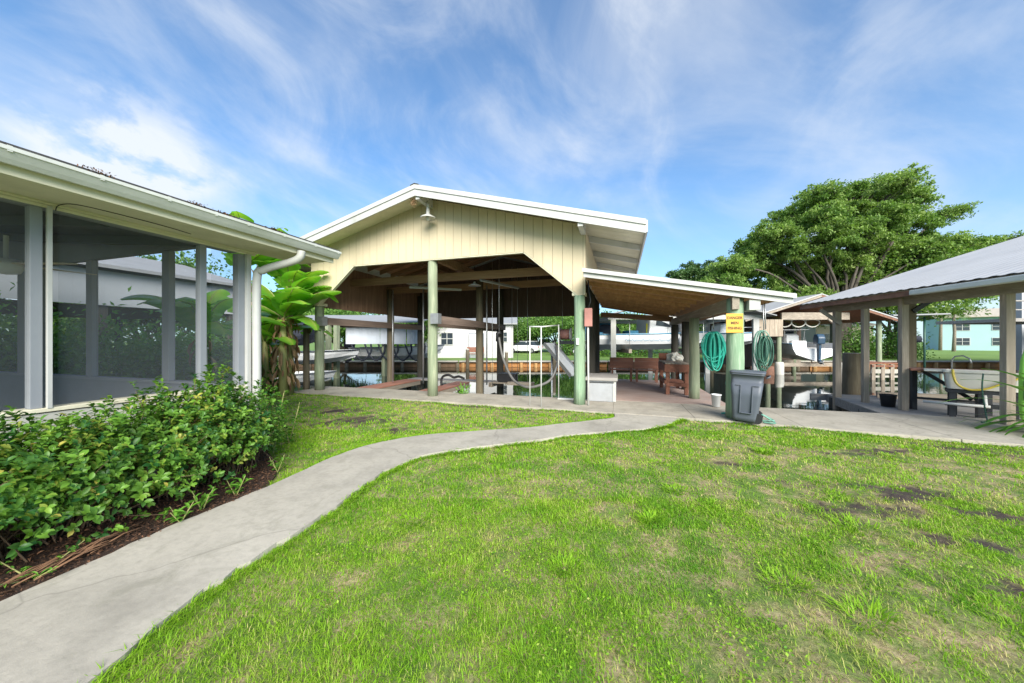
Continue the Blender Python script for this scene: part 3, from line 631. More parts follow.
for i in range(9):
    y = LF + .5 + i * .85; g = MB(); g.prism([(LX0, lz(LX0, -.14)), (1.85, lz(1.85, -.14)), (1.85, lz(1.85, -.046)), (LX0, lz(LX0, -.046))], 1, y, y + .045); g.build('ceiling_joist', 'ply', lt)
MB().beam((2.12, 7.60, 2.24), (1.92, 14.9, 2.24), .12, .24).build('side_beam', 'greywoody', lt)
MB().box(2.34, 2.52, LF + .04, LF + .5, 2.10, 2.29).build('beam_end', 'white', lt)
MB().beam((LX0, 14.6, 2.6), (1.95, 14.6, 2.36), .09, .2).build('back_beam', 'plyx', lt)
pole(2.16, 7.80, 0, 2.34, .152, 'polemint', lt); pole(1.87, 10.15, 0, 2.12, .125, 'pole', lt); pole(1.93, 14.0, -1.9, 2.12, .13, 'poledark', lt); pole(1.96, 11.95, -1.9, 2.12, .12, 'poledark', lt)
# sign
sg = thing('warning_sign', 'yellow warning sign nailed to the mint pole at the canopy corner', 'sign', (2.16, 7.62, 1.85))
mt = Matrix.Translation((2.105, 7.635, 1.855)) @ Matrix.Rotation(R(12), 4, 'Z')
g = MB(); g.box(-.155, .155, -.006, .006, -.185, .185); g.xf(mt); g.build('panel', 'signyellow', sg, bev=.003)
def text(s, size, mt, parent, mat, name='lettering', ext=.001):
    cu = bpy.data.curves.new('t', 'FONT'); cu.body = s; cu.size = size; cu.extrude = ext; cu.align_x = 'CENTER'; cu.align_y = 'CENTER'; cu.offset = size * .022
    ob = bpy.data.objects.new('t', cu); C.objects.link(ob); bpy.context.view_layer.update()
    me = bpy.data.meshes.new_from_object(ob.evaluated_get(bpy.context.evaluated_depsgraph_get())); bpy.data.objects.remove(ob); bpy.data.curves.remove(cu)
    me.transform(Matrix.Translation(-parent.location) @ mt @ Matrix.Rotation(R(90), 4, 'X')); me.materials.clear(); me.materials.append(M[mat])
    o = bpy.data.objects.new(name, me); C.objects.link(o); o.parent = parent; return o
for s_, z in (('DANGER', .10), ('MEN', .0), ('FISHING', -.10)): text(s_, .070, mt @ Matrix.Translation((0, -.0085, z)), sg, 'signblack')
# ------------------------------------------------------------------ deck under the lean-to, storage box, table, benches
dk = thing('deck', 'faded red plank deck under the lean-to canopy', 'deck', (.8, 11, 0)); g = MB(); y = 9.215
while y < 14.4: g.box(-.78, 2.45, y, y + .135, -.045 + random.uniform(-.003, .003), -.002); y += .142
g.build('deck_boards', 'deckred', dk); g = MB()
for x in (-.6, .8, 2.2): g.box(x, x + .06, 9.3, 14.35, -.25, -.05)
g.build('joists', 'greywoody', dk)
for x in (-.5, 2.3):
    for y in (10.5, 12.3, 14.2): pole(x, y, -2, -.26, .11, 'poledark', dk, 'pile')
sb = thing('storage_box', 'low white storage box with grey top at the slip corner', 'storage box', (-.45, 9.4, 0))
MB().box(-.80, -.10, 8.90, 10.05, .0, .52).build('cabinet', plain('grey_white_box_paint', (.33, .34, .355), .7, .08, 2, dirt=(.18, .18, .17), dirtamt=.5), sb, bev=.01); MB().box(-.84, -.06, 8.85, 10.10, .52, .60).build('top', 'deckgrey', sb, bev=.01)
MB().box(-.17, -.10, 8.885, 8.898, .01, .51).build('corner_trim', 'white', sb); MB().box(-.78, -.14, 8.880, 8.884, .47, .49).build('hinge_strip', 'black', sb)
# work table
tb = thing('work_table', 'red brown timber work table with lower shelf beside the canopy pole', 'table', (1.5, 11.6, 0))
g = MB()
for i in range(4): g.box(1.22 + i * .15, 1.36 + i * .15, 10.6, 12.3, .86, .90)
g.build('tabletop', 'greywoody', tb, bev=.004); g = MB(); g.box(1.20, 1.84, 10.58, 10.62, .64, .855); g.box(1.20, 1.24, 10.62, 12.3, .64, .855); g.build('apron', 'redboard', tb)
for x in (1.24, 1.72):
    for y in (10.64, 12.2): MB().box(x, x + .10, y, y + .10, 0, .86).build('leg', 'redboard', tb, bev=.005)
MB().box(1.24, 1.82, 10.7, 12.2, .26, .30).build('shelf', 'redboard', tb); MB().box(1.2, 1.26, 10.6, 12.25, .30, .40).build('rail', 'redboard', tb); MB().box(1.24, 1.82, 10.59, 10.63, .24, .34).build('rail', 'redboard', tb)
MB().box(1.22, 1.86, 12.32, 12.36, .5, 1.12).build('backboard', 'redboard', tb)
o = thing('cloth_bundle', 'crumpled pale cloth lying on the work table', 'cloth', (1.62, 11.8, .9)); g = MB()
bm = bmesh.new(); bmesh.ops.create_icosphere(bm, subdivisions=3, radius=.2)
for v_ in bm.verts: v_.co = Vector((v_.co.x * 1.1, v_.co.y * 1.4, max(-.1, v_.co.z) * .8)) * (1 + .3 * math.sin(v_.co.x * 31) * math.cos(v_.co.y * 27))
me = bpy.data.meshes.new('cloth'); bm.to_mesh(me); bm.free(); me.materials.append(M['rope']); ob = bpy.data.objects.new('cloth', me); C.objects.link(ob); ob.parent = o; ob.location = (0, 0, .09)
# two back benches facing the canal
def bench(cx_, y, w_, label, mat='bench'):
    o = thing('bench', label, 'bench', (cx_, y, 0), 'brown benches at the end of the deck')
    g = MB()
    for i in range(3): g.box(cx_ - w_ / 2, cx_ + w_ / 2, y - .02 + .0, y + .02, .50 + i * .135, .50 + i * .135 + .131)
    g.build('backrest', mat, o)
    g = MB()
    for i in range(3): g.box(cx_ - w_ / 2, cx_ + w_ / 2, y + .05 + i * .14, y + .17 + i * .14, .41, .45)
    g.build('seat', mat, o)
    for x in (cx_ - w_ / 2 + .06, cx_ + w_ / 2 - .12):
        MB().box(x, x + .07, y + .02, y + .08, 0, .86).build('leg', mat, o); MB().box(x, x + .07, y + .4, y + .46, 0, .41).build('leg', mat, o)
    return o
bench(.05, 13.6, .86, 'brown slatted bench at the deck end, nearer the white shelter post'); bench(.93, 13.55, .86, 'brown slatted bench at the deck end, nearer the black pole')
# ------------------------------------------------------------------ hoses
def coil(name, label, cx_, cy_, ztop, w_, h_, loops_, r, mat, tail=None, hang=None):
    o = thing(name, label, 'hose', (cx_, cy_, ztop)); pts = []
    rnd = random.Random(int(cx_ * 100))
    for k in range(loops_ * 20):
        a = 2 * math.pi * k / 20; lp = k // 20
        if k % 20 == 0: sw, sh, ox, oy = rnd.uniform(.15, 1), rnd.uniform(.72, 1.12), rnd.uniform(-.05, .05), rnd.uniform(-.08, .08)
        pts.append((cx_ + ox + math.sin(a) * w_ / 2 * sw, cy_ + oy, ztop - (1 - math.cos(a)) * h_ / 2 * sh))
    MB().tube(pts, r, 6).build('coil', mat, o)
    if tail: MB().tube(tail, r, 6).build('tail', mat, o)
    if hang: MB().tube(hang, .012, 6).build('hanger', 'steel', o)
    return o
coil('garden_hose', 'thick teal hose coil hanging left of the sign pole', 2.06, 9.0, 1.72, .44, .80, 30, .016, 'hose_teal', [(2.12, 8.5, 1.5), (2.2, 8.4, 1.1), (2.15, 8.35, .6), (2.25, 8.3, .2), (2.2, 8.2, .02), (2.0, 8.1, .02)], [(2.06, 9.0, 1.78), (2.05, 9.0, 2.12)])
coil('garden_hose', 'pale green hose coil hanging right of the sign pole', 3.0, 8.95, 1.74, .34, .86, 8, .011, 'hose_green', None, [(3.0, 8.75, 1.77), (2.98, 8.75, lz(2.98, -.03))])
coil('garden_hose', 'dark green hose coil hanging inside the pale green one', 3.02, 8.9, 1.62, .26, .8, 5, .014, 'hose_dark', None, [(3.02, 8.9, 1.63), (3.0, 8.9, lz(3.0, -.03))])
o = thing('garden_hose', 'green hose lying on the slab behind the grey wheeled bin', 'hose', (2.7, 7.8, 0)); MB().tube(smooth_line([(2.3, 7.9, .3), (2.5, 7.85, .16), (2.75, 7.75, .02), (2.72, 7.6, .02), (2.5, 7.62, .02), (2.55, 7.75, .10), (2.3, 8.0, .34)], 5), .014, 6).build('hose_run', 'hose_green', o)
MB().tube(smooth_line([(2.52, 7.55, .14), (2.7, 7.5, .02), (2.66, 7.38, .02), (2.5, 7.42, .02)], 5), .014, 6).build('hose_run', 'hose_green', o)
o = thing('bucket', 'white bucket on the slab left of the grey wheeled bin', 'bucket', (2.10, 8.95, 0)); MB().lathe(2.10, 8.95, [(0, .01), (.08, .01), (.10, .27), (.11, .27), (.11, .29), (.09, .29), (.07, .03), (0, .03)], 20).build('pail', 'white_clean', o)
MB().tube([(2.0, 8.95, .26), (2.02, 8.90, .2), (2.10, 8.88, .16), (2.18, 8.90, .2), (2.2, 8.95, .26)], .004, 5).build('handle', 'steel', o)
# ------------------------------------------------------------------ wheeled bin
bn = thing('wheeled_bin', 'dark grey wheeled rubbish bin standing on the slab by the sign pole', 'rubbish bin', (2.30, 7.42, 0)); 
mt = Matrix.Translation((2.27, 7.55, 0)) @ Matrix.Rotation(R(-20), 4, 'Z') @ Matrix.Rotation(R(2), 4, 'Y') @ Matrix.Diagonal((.86, .86, .98, 1))
def rrect(x0, x1, y0, y1, r, n=5):
    pts = []
    for cx_, cy_, a0 in ((x1 - r, y0 + r, -90), (x1 - r, y1 - r, 0), (x0 + r, y1 - r, 90), (x0 + r, y0 + r, 180)):
        for i in range(n): a = R(a0 + 90 * i / (n - 1)); pts.append((cx_ + r * math.cos(a), cy_ + r * math.sin(a)))
    return pts
def loft(g, secs, cap=True, smooth=True):
    n = len(secs[0][0]); vs = [(x, y, z) for pts, z in secs for x, y in pts]
    g.add(vs, [(i * n + k, i * n + (k + 1) % n, (i + 1) * n + (k + 1) % n, (i + 1) * n + k) for i in range(len(secs) - 1) for k in range(n)], smooth)
    if cap: b = len(g.v) - len(vs); g.f += [tuple(b + k for k in reversed(range(n))), tuple(b + (len(secs) - 1) * n + k for k in range(n))]; g.sm += [False, False]
def bs(z, e=0):   # section at height z
    t = z / .95; return (rrect(-.235 - .075 * t - e, .20 + .11 * t + e, -.24 - .05 * t - e, .24 + .05 * t + e, .07), z)
g = MB(); loft(g, [bs(.03), bs(.10), bs(.5), bs(.74), bs(.74, -.012), bs(.90, -.012), bs(.90, .008), bs(.925, .008)]); g.xf(mt); g.build('body', 'canplastic', bn)
g = MB(); loft(g, [bs(.926, .012), bs(.955, .014), (rrect(-.31, .31, -.285, .285, .08), .965), (rrect(-.26, .26, -.24, .24, .08), .972)]); g.xf(mt); g.build('lid', 'canplastic', bn)
g = MB()   # raised ribs on the two visible faces
for x0, x1, z0, z1 in ((-.20, -.10, .70, .715), (.10, .22, .70, .715), (-.09, .10, .18, .20), (.095, .115, .18, .70), (-.115, -.095, .18, .70)): g.box(x0, x1, -.292, -.255 - .0 + (.0), z0, z1)
g.xf(mt); g.build('panel_rib', 'canplastic', bn, bev=.006)
for y in (-.20, .20):
    g = MB(); g.tube([(.20, y - .03, .10), (.20, y + .03, .10)], .10, 20); g.xf(mt); g.build('wheel', 'black', bn)
g = MB(); g.tube([(.33, -.2, .86), (.39, -.18, .89), (.39, .18, .89), (.33, .2, .86)], .014, 8); g.xf(mt); g.build('handle', 'canplastic', bn)
# ------------------------------------------------------------------ finger walks and clutter in the slip
def walk(name, label, x0, x1, y0, y1, z, mat, along='y', piles=True):
    o = thing(name, label, 'dock walk', ((x0 + x1) / 2, (y0 + y1) / 2, z)); g = MB(); n_ = max(2, int((x1 - x0) / .15)) if along == 'y' else max(2, int((y1 - y0) / .15))
    for i in range(n_):
        if along == 'y': a = x0 + (x1 - x0) * i / n_; g.box(a + .004, a + (x1 - x0) / n_ - .004, y0, y1, z - .04, z)
        else: a = y0 + (y1 - y0) * i / n_; g.box(x0, x1, a + .004, a + (y1 - y0) / n_ - .004, z - .04, z)
    g.build('boards', mat, o); g = MB(); g.box(x0 + .02, x0 + .07, y0, y1, z - .20, z - .041); g.box(x1 - .07, x1 - .02, y0, y1, z - .20, z - .041); g.build('stringer', 'greywoody', o)
    if piles:
        for y in np.linspace(y0 + .5, y1 - .3, 3): pole((x0 + x1) / 2, y, -2, z - .2, .10, 'poledark', o, 'pile')
    return o
walk('finger_walk', 'terracotta plank finger walk along the left side of the slip', -8.75, -8.0, 9.3, 12.7, -.10, 'redboardx')
walk('finger_walk', 'terracotta plank finger walk in the middle of the slip', -6.35, -5.75, 9.6, 12.7, -.12, 'redboardx')
walk('cross_walk', 'grey plank cross walk joining the two finger walks', -8.7, -4.9, 12.75, 13.4, -.10, 'deckgrey', 'x', False)
o = thing('hose_stand', 'black curved hose bundle standing on the middle finger walk', 'hose', (-6.1, 11.0, -.1)); MB().tube(smooth_line([(-6.25, 11.3, -.10), (-6.25, 11.3, .12), (-6.15, 11.3, .24), (-5.95, 11.3, .28), (-5.75, 11.3, .2), (-5.55, 11.3, .24), (-5.3, 11.2, .18)], 5), .045, 8).build('hose_run', 'black', o)
o = thing('crate', 'black plastic crate standing on the dock behind the middle pole', 'crate', (-4.2, 12.9, -.1)); MB().box(-4.55, -3.85, 12.7, 13.1, -.08, .22).build('body', 'black', o, bev=.01); MB().box(-4.58, -3.82, 12.67, 13.13, .22, .26).build('rim', 'blackpaint', o, bev=.008)
walk('cross_walk', 'short dark plank walk under the black crate', -4.85, -3.2, 12.6, 13.2, -.09, 'greywoodx', 'x', False)
o = thing('potted_plant', 'small leafy plant growing at the slab edge behind the centre pole', 'plant', (-4.3, 9.0, 0)); n_ = 60; ps = np.array((-4.3, 9.05, .0)) + rng.normal(0, .04, (n_, 3)) * (1, 1, 0); dr = rand_unit(n_) + (0, 0, 1.0); leaves('foliage', ps + dr * .12 * rng.random((n_, 1)), dr, rand_unit(n_), .12, .03, 'weedleaf', o, rng.random(n_), loc=(-4.3, 9, 0))
# white pipe frame
o = thing('pipe_rack', 'white pipe rail rack standing on the slab before the slip', 'rack', (-1.8, 7.8, 0))
MB().tube([(-2.02, 7.85, 0), (-2.02, 7.85, 1.84)], .014, 8).build('upright', 'pvc', o); MB().tube([(-1.74, 7.80, 0), (-1.74, 7.80, 1.83)], .014, 8).build('upright', 'pvc', o)
MB().tube([(-2.04, 7.85, 1.85), (-1.72, 7.80, 1.84), (-1.55, 8.9, 1.92)], .017, 8).build('top_rail', 'pvc', o); MB().tube([(-1.53, 8.95, 0), (-1.53, 8.95, 1.94)], .014, 8).build('upright', 'pvc', o); MB().box(-1.55, -1.15, 8.9, 9.0, .0, .03).build('foot', 'pvc', o)
# gangplank / chute
o = thing('chute', 'pale tilted metal chute leaning beside the mint pole', 'chute', (-1.4, 9.6, .8)); MB().beam((-1.98, 9.9, 1.45), (-1.12, 9.2, .60), .30, .03).build('tray', 'shelterwhite', o, bev=.004)
MB().beam((-1.86, 10.0, 1.46), (-1.0, 9.3, .61), .02, .10).build('side_rail', 'steel', o); MB().beam((-2.1, 9.8, 1.44), (-1.24, 9.1, .59), .02, .10).build('side_rail', 'steel', o)
MB().tube([(-1.9, 9.95, -1.9), (-1.9, 9.95, 1.42)], .03, 8).build('support', 'steel', o)
o = thing('hose_reel', 'rusty red hose reel mounted over the chute', 'hose reel', (-1.9, 10.6, 1.6)); MB().tube([(-1.75, 10.6, 1.72), (-1.45, 10.6, 1.72)], .16, 20).build('drum', 'copper', o)
MB().tube([(-1.78, 10.6, 1.72), (-1.74, 10.6, 1.72)], .20, 20).build('flange', 'steel', o); MB().tube([(-1.46, 10.6, 1.72), (-1.42, 10.6, 1.72)], .20, 20).build('flange', 'white', o); MB().box(-1.8, -1.0, 10.4, 10.8, 1.42, 1.52).build('platform', 'blackpaint', o); MB().tube([(-1.2, 10.6, -1.9), (-1.2, 10.6, 1.42)], .06, 8).build('post', 'polewet', o)
o = thing('hanging_hose', 'thick grey hose drooping in a loop below the boathouse lift', 'hose', (-2.6, 9.6, 1.0))
MB().tube(smooth_line([(-3.55, 10.0, 1.62), (-3.48, 9.9, 1.40), (-3.3, 9.7, .95), (-2.9, 9.3, .45), (-2.45, 9.0, .28), (-2.1, 8.95, .32), (-1.75, 9.0, .50), (-1.6, 9.2, .95), (-1.75, 9.8, 1.42)], 6), .035, 8).build('hose_run', 'hose_grey', o)
MB().tube([(-3.6, 10.0, 1.5), (-3.6, 10.0, 1.75), (-3.5, 10.0, 1.78)], .06, 8).build('nozzle', 'black', o)
MB().tube([(-3.55, 10.0, 1.7), (-3.55, 10.0, 4.3)], .008, 5).build('cord', 'steel', o)
# small swing-like lift cradle in the slip
o = thing('lift_cradle', 'small grey lift cradle hanging on cables in the slip', 'boat lift', (-3.6, 12.5, 0)); MB().box(-4.0, -3.1, 12.2, 12.35, -.12, .0).build('bunk', 'greywoodx', o); 
for x in (-3.85, -3.25): MB().tube([(x, 12.28, 0), (x, 12.28, 4.3)], .009, 5).build('cable', 'steel', o)
# ------------------------------------------------------------------ boats
def make_boat(name, label, cat, loc, rz, L_=6., B=2.2, H=.95, console='centre', engine='blue', cover=None, top=False, stripe='bluecanvas', rail=True):
    """bow along +x, keel at local z=0"""
    o = thing(name, label, cat, loc, rz=rz); g = MB(); ns, rows = 13, []
    for i in range(ns):
        t = i / (ns - 1); x = -L_ / 2 + L_ * t
        wdt = B / 2 * (1 - max(0, (t - .45) / .55) ** 2.3) * (.94 + .06 * min(1, t * 4)); wdt = max(wdt, .02)
        kz = max(0, (t - .6) / .4) ** 2 * H * .55; sh = H * (1 + .22 * t * t); ch = kz + (sh - kz) * .36
        rows.append([(x, 0, kz), (x, -wdt * .82, ch), (x + .1 * t, -wdt * .96, (ch + sh) / 2), (x + .22 * t, -wdt, sh), (x + .22 * t, -wdt * .88, sh), (x + .1 * t, -wdt * .80, sh - .30), (x, 0, sh - .32), (x + .1 * t, wdt * .80, sh - .30), (x + .22 * t, wdt * .88, sh), (x + .22 * t, wdt, sh), (x + .1 * t, wdt * .96, (ch + sh) / 2), (x, wdt * .82, ch)])
    vs = [p for r in rows for p in r]; m_ = 12
    fs = [(i * m_ + k, i * m_ + (k + 1) % m_, (i + 1) * m_ + (k + 1) % m_, (i + 1) * m_ + k) for i in range(ns - 1) for k in range(m_)]
    g.add(vs, fs, False); g.f += [tuple(range(m_)), tuple((ns - 1) * m_ + k for k in reversed(range(m_)))]; g.sm += [False] * 2
    g.build('hull', 'white_clean', o, world=False)
    g = MB()
    for s_ in (-1, 1): g.tube([(r[3][0], s_ * abs(r[3][1]) * 1.012, r[3][2] - .03) for r in rows], .028, 6)
    g.build('rub_rail', stripe, o, world=False)
    if console == 'centre':
        c = MB(); c.prism([(-.35, H - .3), (.35, H - .3), (.30, H + .45), (.05, H + .62), (-.3, H + .5)], 1, -.35, .35); co = c.build('console', 'white_clean', o, world=False, bev=.03)
        c = MB(); c.add([(.32, -.33, H + .45), (.32, .33, H + .45), (.08, .26, H + .95), (.08, -.26, H + .95), (.34, -.33, H + .45), (.34, .33, H + .45), (.10, .26, H + .95), (.10, -.26, H + .95)], [(0, 1, 2, 3), (7, 6, 5, 4), (0, 4, 5, 1), (3, 2, 6, 7), (1, 5, 6, 2), (4, 0, 3, 7)]); c.build('windscreen', 'glass', o, world=False)
        MB().box(-1.15, -.75, -.4, .4, H - .3, H + .15).build('helm_seat', 'white_clean', o, world=False, bev=.04)
    if console == 'cabin':
        c = MB(); c.prism([(-.2, H - .1), (L_ * .33, H + .1), (L_ * .30, H + .22), (L_ * .16, H + .62), (.1, H + .95), (-.15, H + .95)], 1, -B * .36, B * .36); c.build('cabin', 'white_clean', o, world=False, bev=.06)
        for s_ in (-1, 1):
            c = MB(); c.prism([(.15, H + .45), (L_ * .15, H + .35), (L_ * .13, H + .5), (.2, H + .78)], 1, s_ * B * .362, s_ * B * .372); c.build('window', 'glass', o, world=False)
        MB().box(-1.1, -.6, -.5, .5, H - .3, H + .2).build('helm_seat', 'bluecanvas', o, world=False, bev=.04); MB().box(-L_ / 2 + .2, -L_ / 2 + .7, -.8, .8, H - .3, H + .1).build('rear_seat', 'bluecanvas', o, world=False, bev=.04)
    if top:
        for x in (-.5, .45):
            for s_ in (-1, 1): MB().tube([(x, s_ * .5, H - .1), (x * 1.1, s_ * .55, H + .85)], .02, 6).build('top_post', 'pvc', o, world=False)
        MB().box(-.75, .75, -.72, .72, H + .85, H + .89).build('hard_top', 'white_clean', o, world=False, bev=.015)
    if rail:
        pr = [(r[3][0], abs(r[3][1]) * .93, r[3][2] + .28) for r in rows[7:]]
        MB().tube(pr + [(p[0], -p[1], p[2]) for p in reversed(pr)], .015, 6).build('bow_rail', 'steel', o, world=False)
        for p in pr[::2]:
            for s_ in (-1, 1): MB().tube([(p[0], s_ * p[1], p[2] - .28), (p[0], s_ * p[1], p[2])], .012, 5).build('stanchion', 'steel', o, world=False)
    if engine:
        x = -L_ / 2; e = MB(); e.prism([(x - .55, H * .95), (x - .05, H * .95), (x - .02, H * 1.25), (x - .15, H * 1.5), (x - .45, H * 1.5), (x - .6, H * 1.3)], 1, -.18, .18); eo = e.build('outboard_motor', engine, o, world=False, bev=.05)
        c = MB(); c.prism([(x - .45, H * .95), (x - .15, H * .95), (x - .2, .0), (x - .5, -.15), (x - .6, -.02), (x - .38, .1)], 1, -.06, .06); c.build('leg', engine, eo, world=False, bev=.015)
        c = MB()
        for q in range(3):
            a = q * 2.094; c.beam((x - .62, 0, -.02), (x - .62, .15 * math.cos(a), -.02 + .15 * math.sin(a)), .10, .015)
        c.build('propeller', 'steel', eo, world=False)
    if cover:
        c = MB(); n_ = 12
        for i in range(n_): pass
        c.prism([(-L_ * .48, H + .02), (L_ * .3, H + .2), (L_ * .1, H + .75), (-L_ * .25, H + .9), (-L_ * .47, H + .35)], 1, -B * .42, B * .42); c.build('canvas_cover', cover, o, world=False, bev=.15)
    return o
def bunk(name, label, ctr, along, w_, z, mat='greywoodx', piles='pole', zt=3):
    pass
b1 = W(7.2, 18.6, 1.06)
make_boat('motorboat', 'white cabin motorboat on a lift under the white posted shelter', 'boat', b1, YAW + R(4), 6.6, 2.3, .82, 'cabin', 'black')
b2 = W(18.55, 23.0, .35)
make_boat('motorboat', 'white centre console boat with blue outboard under the tin boat shelter', 'boat', b2, YAW + R(74), 6.0, 2.5, 1.05, 'centre', 'blue', top=True)
make_boat('skiff', 'grey white skiff on the left lift below a dark canvas hood', 'boat', W(-10.9, 17.4, .35), YAW + R(12), 5.6, 2.0, .62, None, None, rail=False, stripe='navy')
make_boat('skiff', 'white skiff floating low behind the left corner pole', 'boat', W(-10.6, 15.6, WZ - .12), YAW + R(6), 4.6, 1.8, .6, None, None, rail=False, stripe='greypaint')
make_boat('motorboat', 'white motorboat under a dark canopy at the left edge of the white shelter', 'boat', W(5.3, 21.5, .9), YAW + R(75), 5.0, 2.2, .8, 'centre', 'black', cover='bluecanvas', rail=False)
make_boat('motorboat', 'white motorboat behind the work table on the far lift', 'boat', W(12.2, 20.2, 1.2), YAW + R(10), 5.5, 2.2, .75, 'centre', None)
# lettering-like script stripe on the cabin boat hull
o = [x for x in bpy.data.objects if x.get('label', '').startswith('white cabin motorboat')][0]
pts = [(-1.6 + i * .045, -1.165, .50 + .05 * math.sin(i * 1.3) * math.cos(i * .31)) for i in range(52)]; MB().tube(pts, .012, 5).build('hull_script', 'bluecanvas', o, world=False)
# ------------------------------------------------------------------ white posted shelter behind the deck
def open_shelter(name, label, X0, X1, D0, D1, zt, postmat, roofmat, pr, roofslope=.18, zb=-1.9, panel=None, ridge=False, cat='boat shelter', beam='white', rise=None):
    o = thing(name, label, cat, W((X0 + X1) / 2, (D0 + D1) / 2, 0))
    nx = 3
    for X_ in np.linspace(X0, X1, nx):
        for D_ in (D0, D1): MB().beam(W(X_, D_, zb), W(X_, D_, zt), pr, pr).build('post', postmat, o)
    for D_ in (D0, D1): MB().beam(W(X0 - .3, D_, zt + .08), W(X1 + .3, D_, zt + .08), .12, .22).build('beam', beam, o)
    for X_ in (X0, X1): MB().beam(W(X_, D0 + .08, zt + .1), W(X_, D1 - .08, zt + .1), .10, .18).build('beam', beam, o)
    Xm = (X0 + X1) / 2; rise = rise or (X1 - X0) / 2 * .3; e = .6
    for a, b_ in ((X0 - e, Xm), (Xm, X1 + e)):
        za = zt + .2 + (rise if a == Xm else -.1); zb_ = zt + .2 + (rise if b_ == Xm else -.1)
        A, B_, C_, D_ = W(a, D0 - .6, za), W(b_, D0 - .6, zb_), W(b_, D1 + .6, zb_), W(a, D1 + .6, za); up = Vector((0, 0, .05))
        MB().add([A, B_, C_, D_, A + up, B_ + up, C_ + up, D_ + up], [(3, 2, 1, 0), (4, 5, 6, 7), (0, 1, 5, 4), (1, 2, 6, 5), (2, 3, 7, 6), (3, 0, 4, 7)]).build('roof_sheet', roofmat, o)
    return o
open_shelter('boat_shelter', 'white posted boat shelter over the white cabin motorboat', 5.0, 12.0, 17.0, 21.2, 2.62, 'white', 'roofgrey', .24, rise=.9)
for s_ in (0, 1):
    q = W(5.9 + s_ * 3.7, 18.4, 1.02); o = thing('lift_bunk', ('left' if s_ == 0 else 'right') + ' timber lift bunk under the white cabin motorboat', 'boat lift', q); MB().beam(W(5.9 + s_ * 3.7, 17.2, 1.02), W(5.9 + s_ * 3.7, 20.5, 1.02), .15, .2).build('bunk', 'greywoodx', o)
    for D_ in (17.3, 20.3): MB().tube([W(5.9 + s_ * 3.7, D_, 1.12), W(5.9 + s_ * 3.7, D_, 2.7)], .015, 5).build('cable', 'steel', o)
lj = thing('life_jacket', 'bright yellow life jacket hanging over the white cabin motorboat', 'life jacket', W(7.25, 18.0, 2.3)); q = W(7.25, 18.0, 2.2)
for s_ in (-1, 1): MB().box(q.x + s_ * .13 - .11, q.x + s_ * .13 + .11, q.y - .06, q.y + .06, 1.72, 2.45).build('front_panel', plain('yellow_foam' + str(s_), (.75, .72, .03), .6, .1), lj, bev=.05)
MB().tube([(q.x - .1, q.y, 2.42), (q.x, q.y, 2.68), (q.x + .1, q.y, 2.42)], .02, 6).build('hanging_strap', 'black', lj)
tw = thing('grey_wetsuit', 'long grey wetsuit hanging in the white posted shelter', 'wetsuit', W(9.6, 17.8, 2.6)); q = W(8.75, 17.8, 2)
MB().tube([(q.x, q.y, 2.62), (q.x, q.y, 2.5), (q.x, q.y, 2.1), (q.x, q.y, 1.85)], [.03, .2, .16, .17], 10).build('torso', 'greypaint', tw)
for s_ in (-1, 1): MB().tube([(q.x + s_ * .08, q.y, 1.86), (q.x + s_ * .10, q.y, 1.3)], [.09, .06], 8).build('leg', 'greypaint', tw); MB().tube([(q.x + s_ * .17, q.y, 2.5), (q.x + s_ * .24, q.y, 1.95)], [.07, .05], 8).build('arm', 'greypaint', tw)
hood = thing('boat_canopy', 'dark canvas boat hood folded beside the white shelter post', 'canopy', W(5.3, 19.5, 1.8)); q = W(5.35, 19.2, 0)
g = MB(); g.prism([(q.x - .9, 1.5), (q.x - .8, 2.1), (q.x - .3, 2.45), (q.x + .5, 2.35), (q.x + .8, 1.7), (q.x + .7, 1.25), (q.x - .6, 1.2)], 1, q.y - .5, q.y + .5); g.build('canvas', 'navy', hood, bev=.12); MB().tube([(q.x - .6, q.y, 1.2), (q.x - .6, q.y, -1.9)], .03, 6).build('support_pole', 'steel', hood)
# ------------------------------------------------------------------ tin boat shelter on the right, behind
ts = thing('boat_shelter', 'weathered tin roofed boat shelter over the boat with the blue outboard', 'boat shelter', W(19.5, 22, 0)); TX0, TX1, TD0, TD1 = 16.2, 23.4, 20.5, 26.
for X_, D_ in ((15.2, 20.5), (15.85, 20.5), (14.9, 23.2), (14.9, 25.4), (19.4, 20.5), (19.6, 24), (21.8, 20.5)): pole(*W(X_, D_)[:2], -1.9, 2.75, .13, 'pole', ts, 'post')
for X_ in (15.85, 19.4): 
    q = W(X_, 20.45); MB().lathe(q.x, q.y, [(.22, WZ - .3), (.23, WZ + .55), (.20, WZ + .72), (.14, WZ + .74)], 14).build('pile_sleeve', 'sinkplastic', ts)
MB().beam(W(15.9, 20.4, 3.0), W(19.9, 20.4, 3.0), .14, .42).build('header_board', 'greywoodx', ts); g = MB()
for i in range(6): g.beam(W(14.4 + i * .26, 20.32, 2.30), W(14.65 + i * .26, 20.32, 2.30), .03, 1.0)
g.build('side_panel', 'greywood', ts)
g = MB()
for i in range(30):
    xx_ = 14.9 + i * .24; zt_ = min(2.78 + (xx_ - 13.4) * .323, 2.78 + (22.2 - xx_ - .24) * .323) - .12; g.beam(W(xx_, 26.4, (zt_ - .4) / 2), W(xx_ + .24, 26.4, (zt_ - .4) / 2), .04, zt_ + .4)
g.build('rear_boards', 'darkwood', ts)
g = MB()
for i in range(14): g.beam(W(14.8, 20.9 + i * .4, 1.2), W(14.8, 21.27 + i * .4, 1.2), .04, 2.6)
g.build('side_boards', 'darkwood', ts)
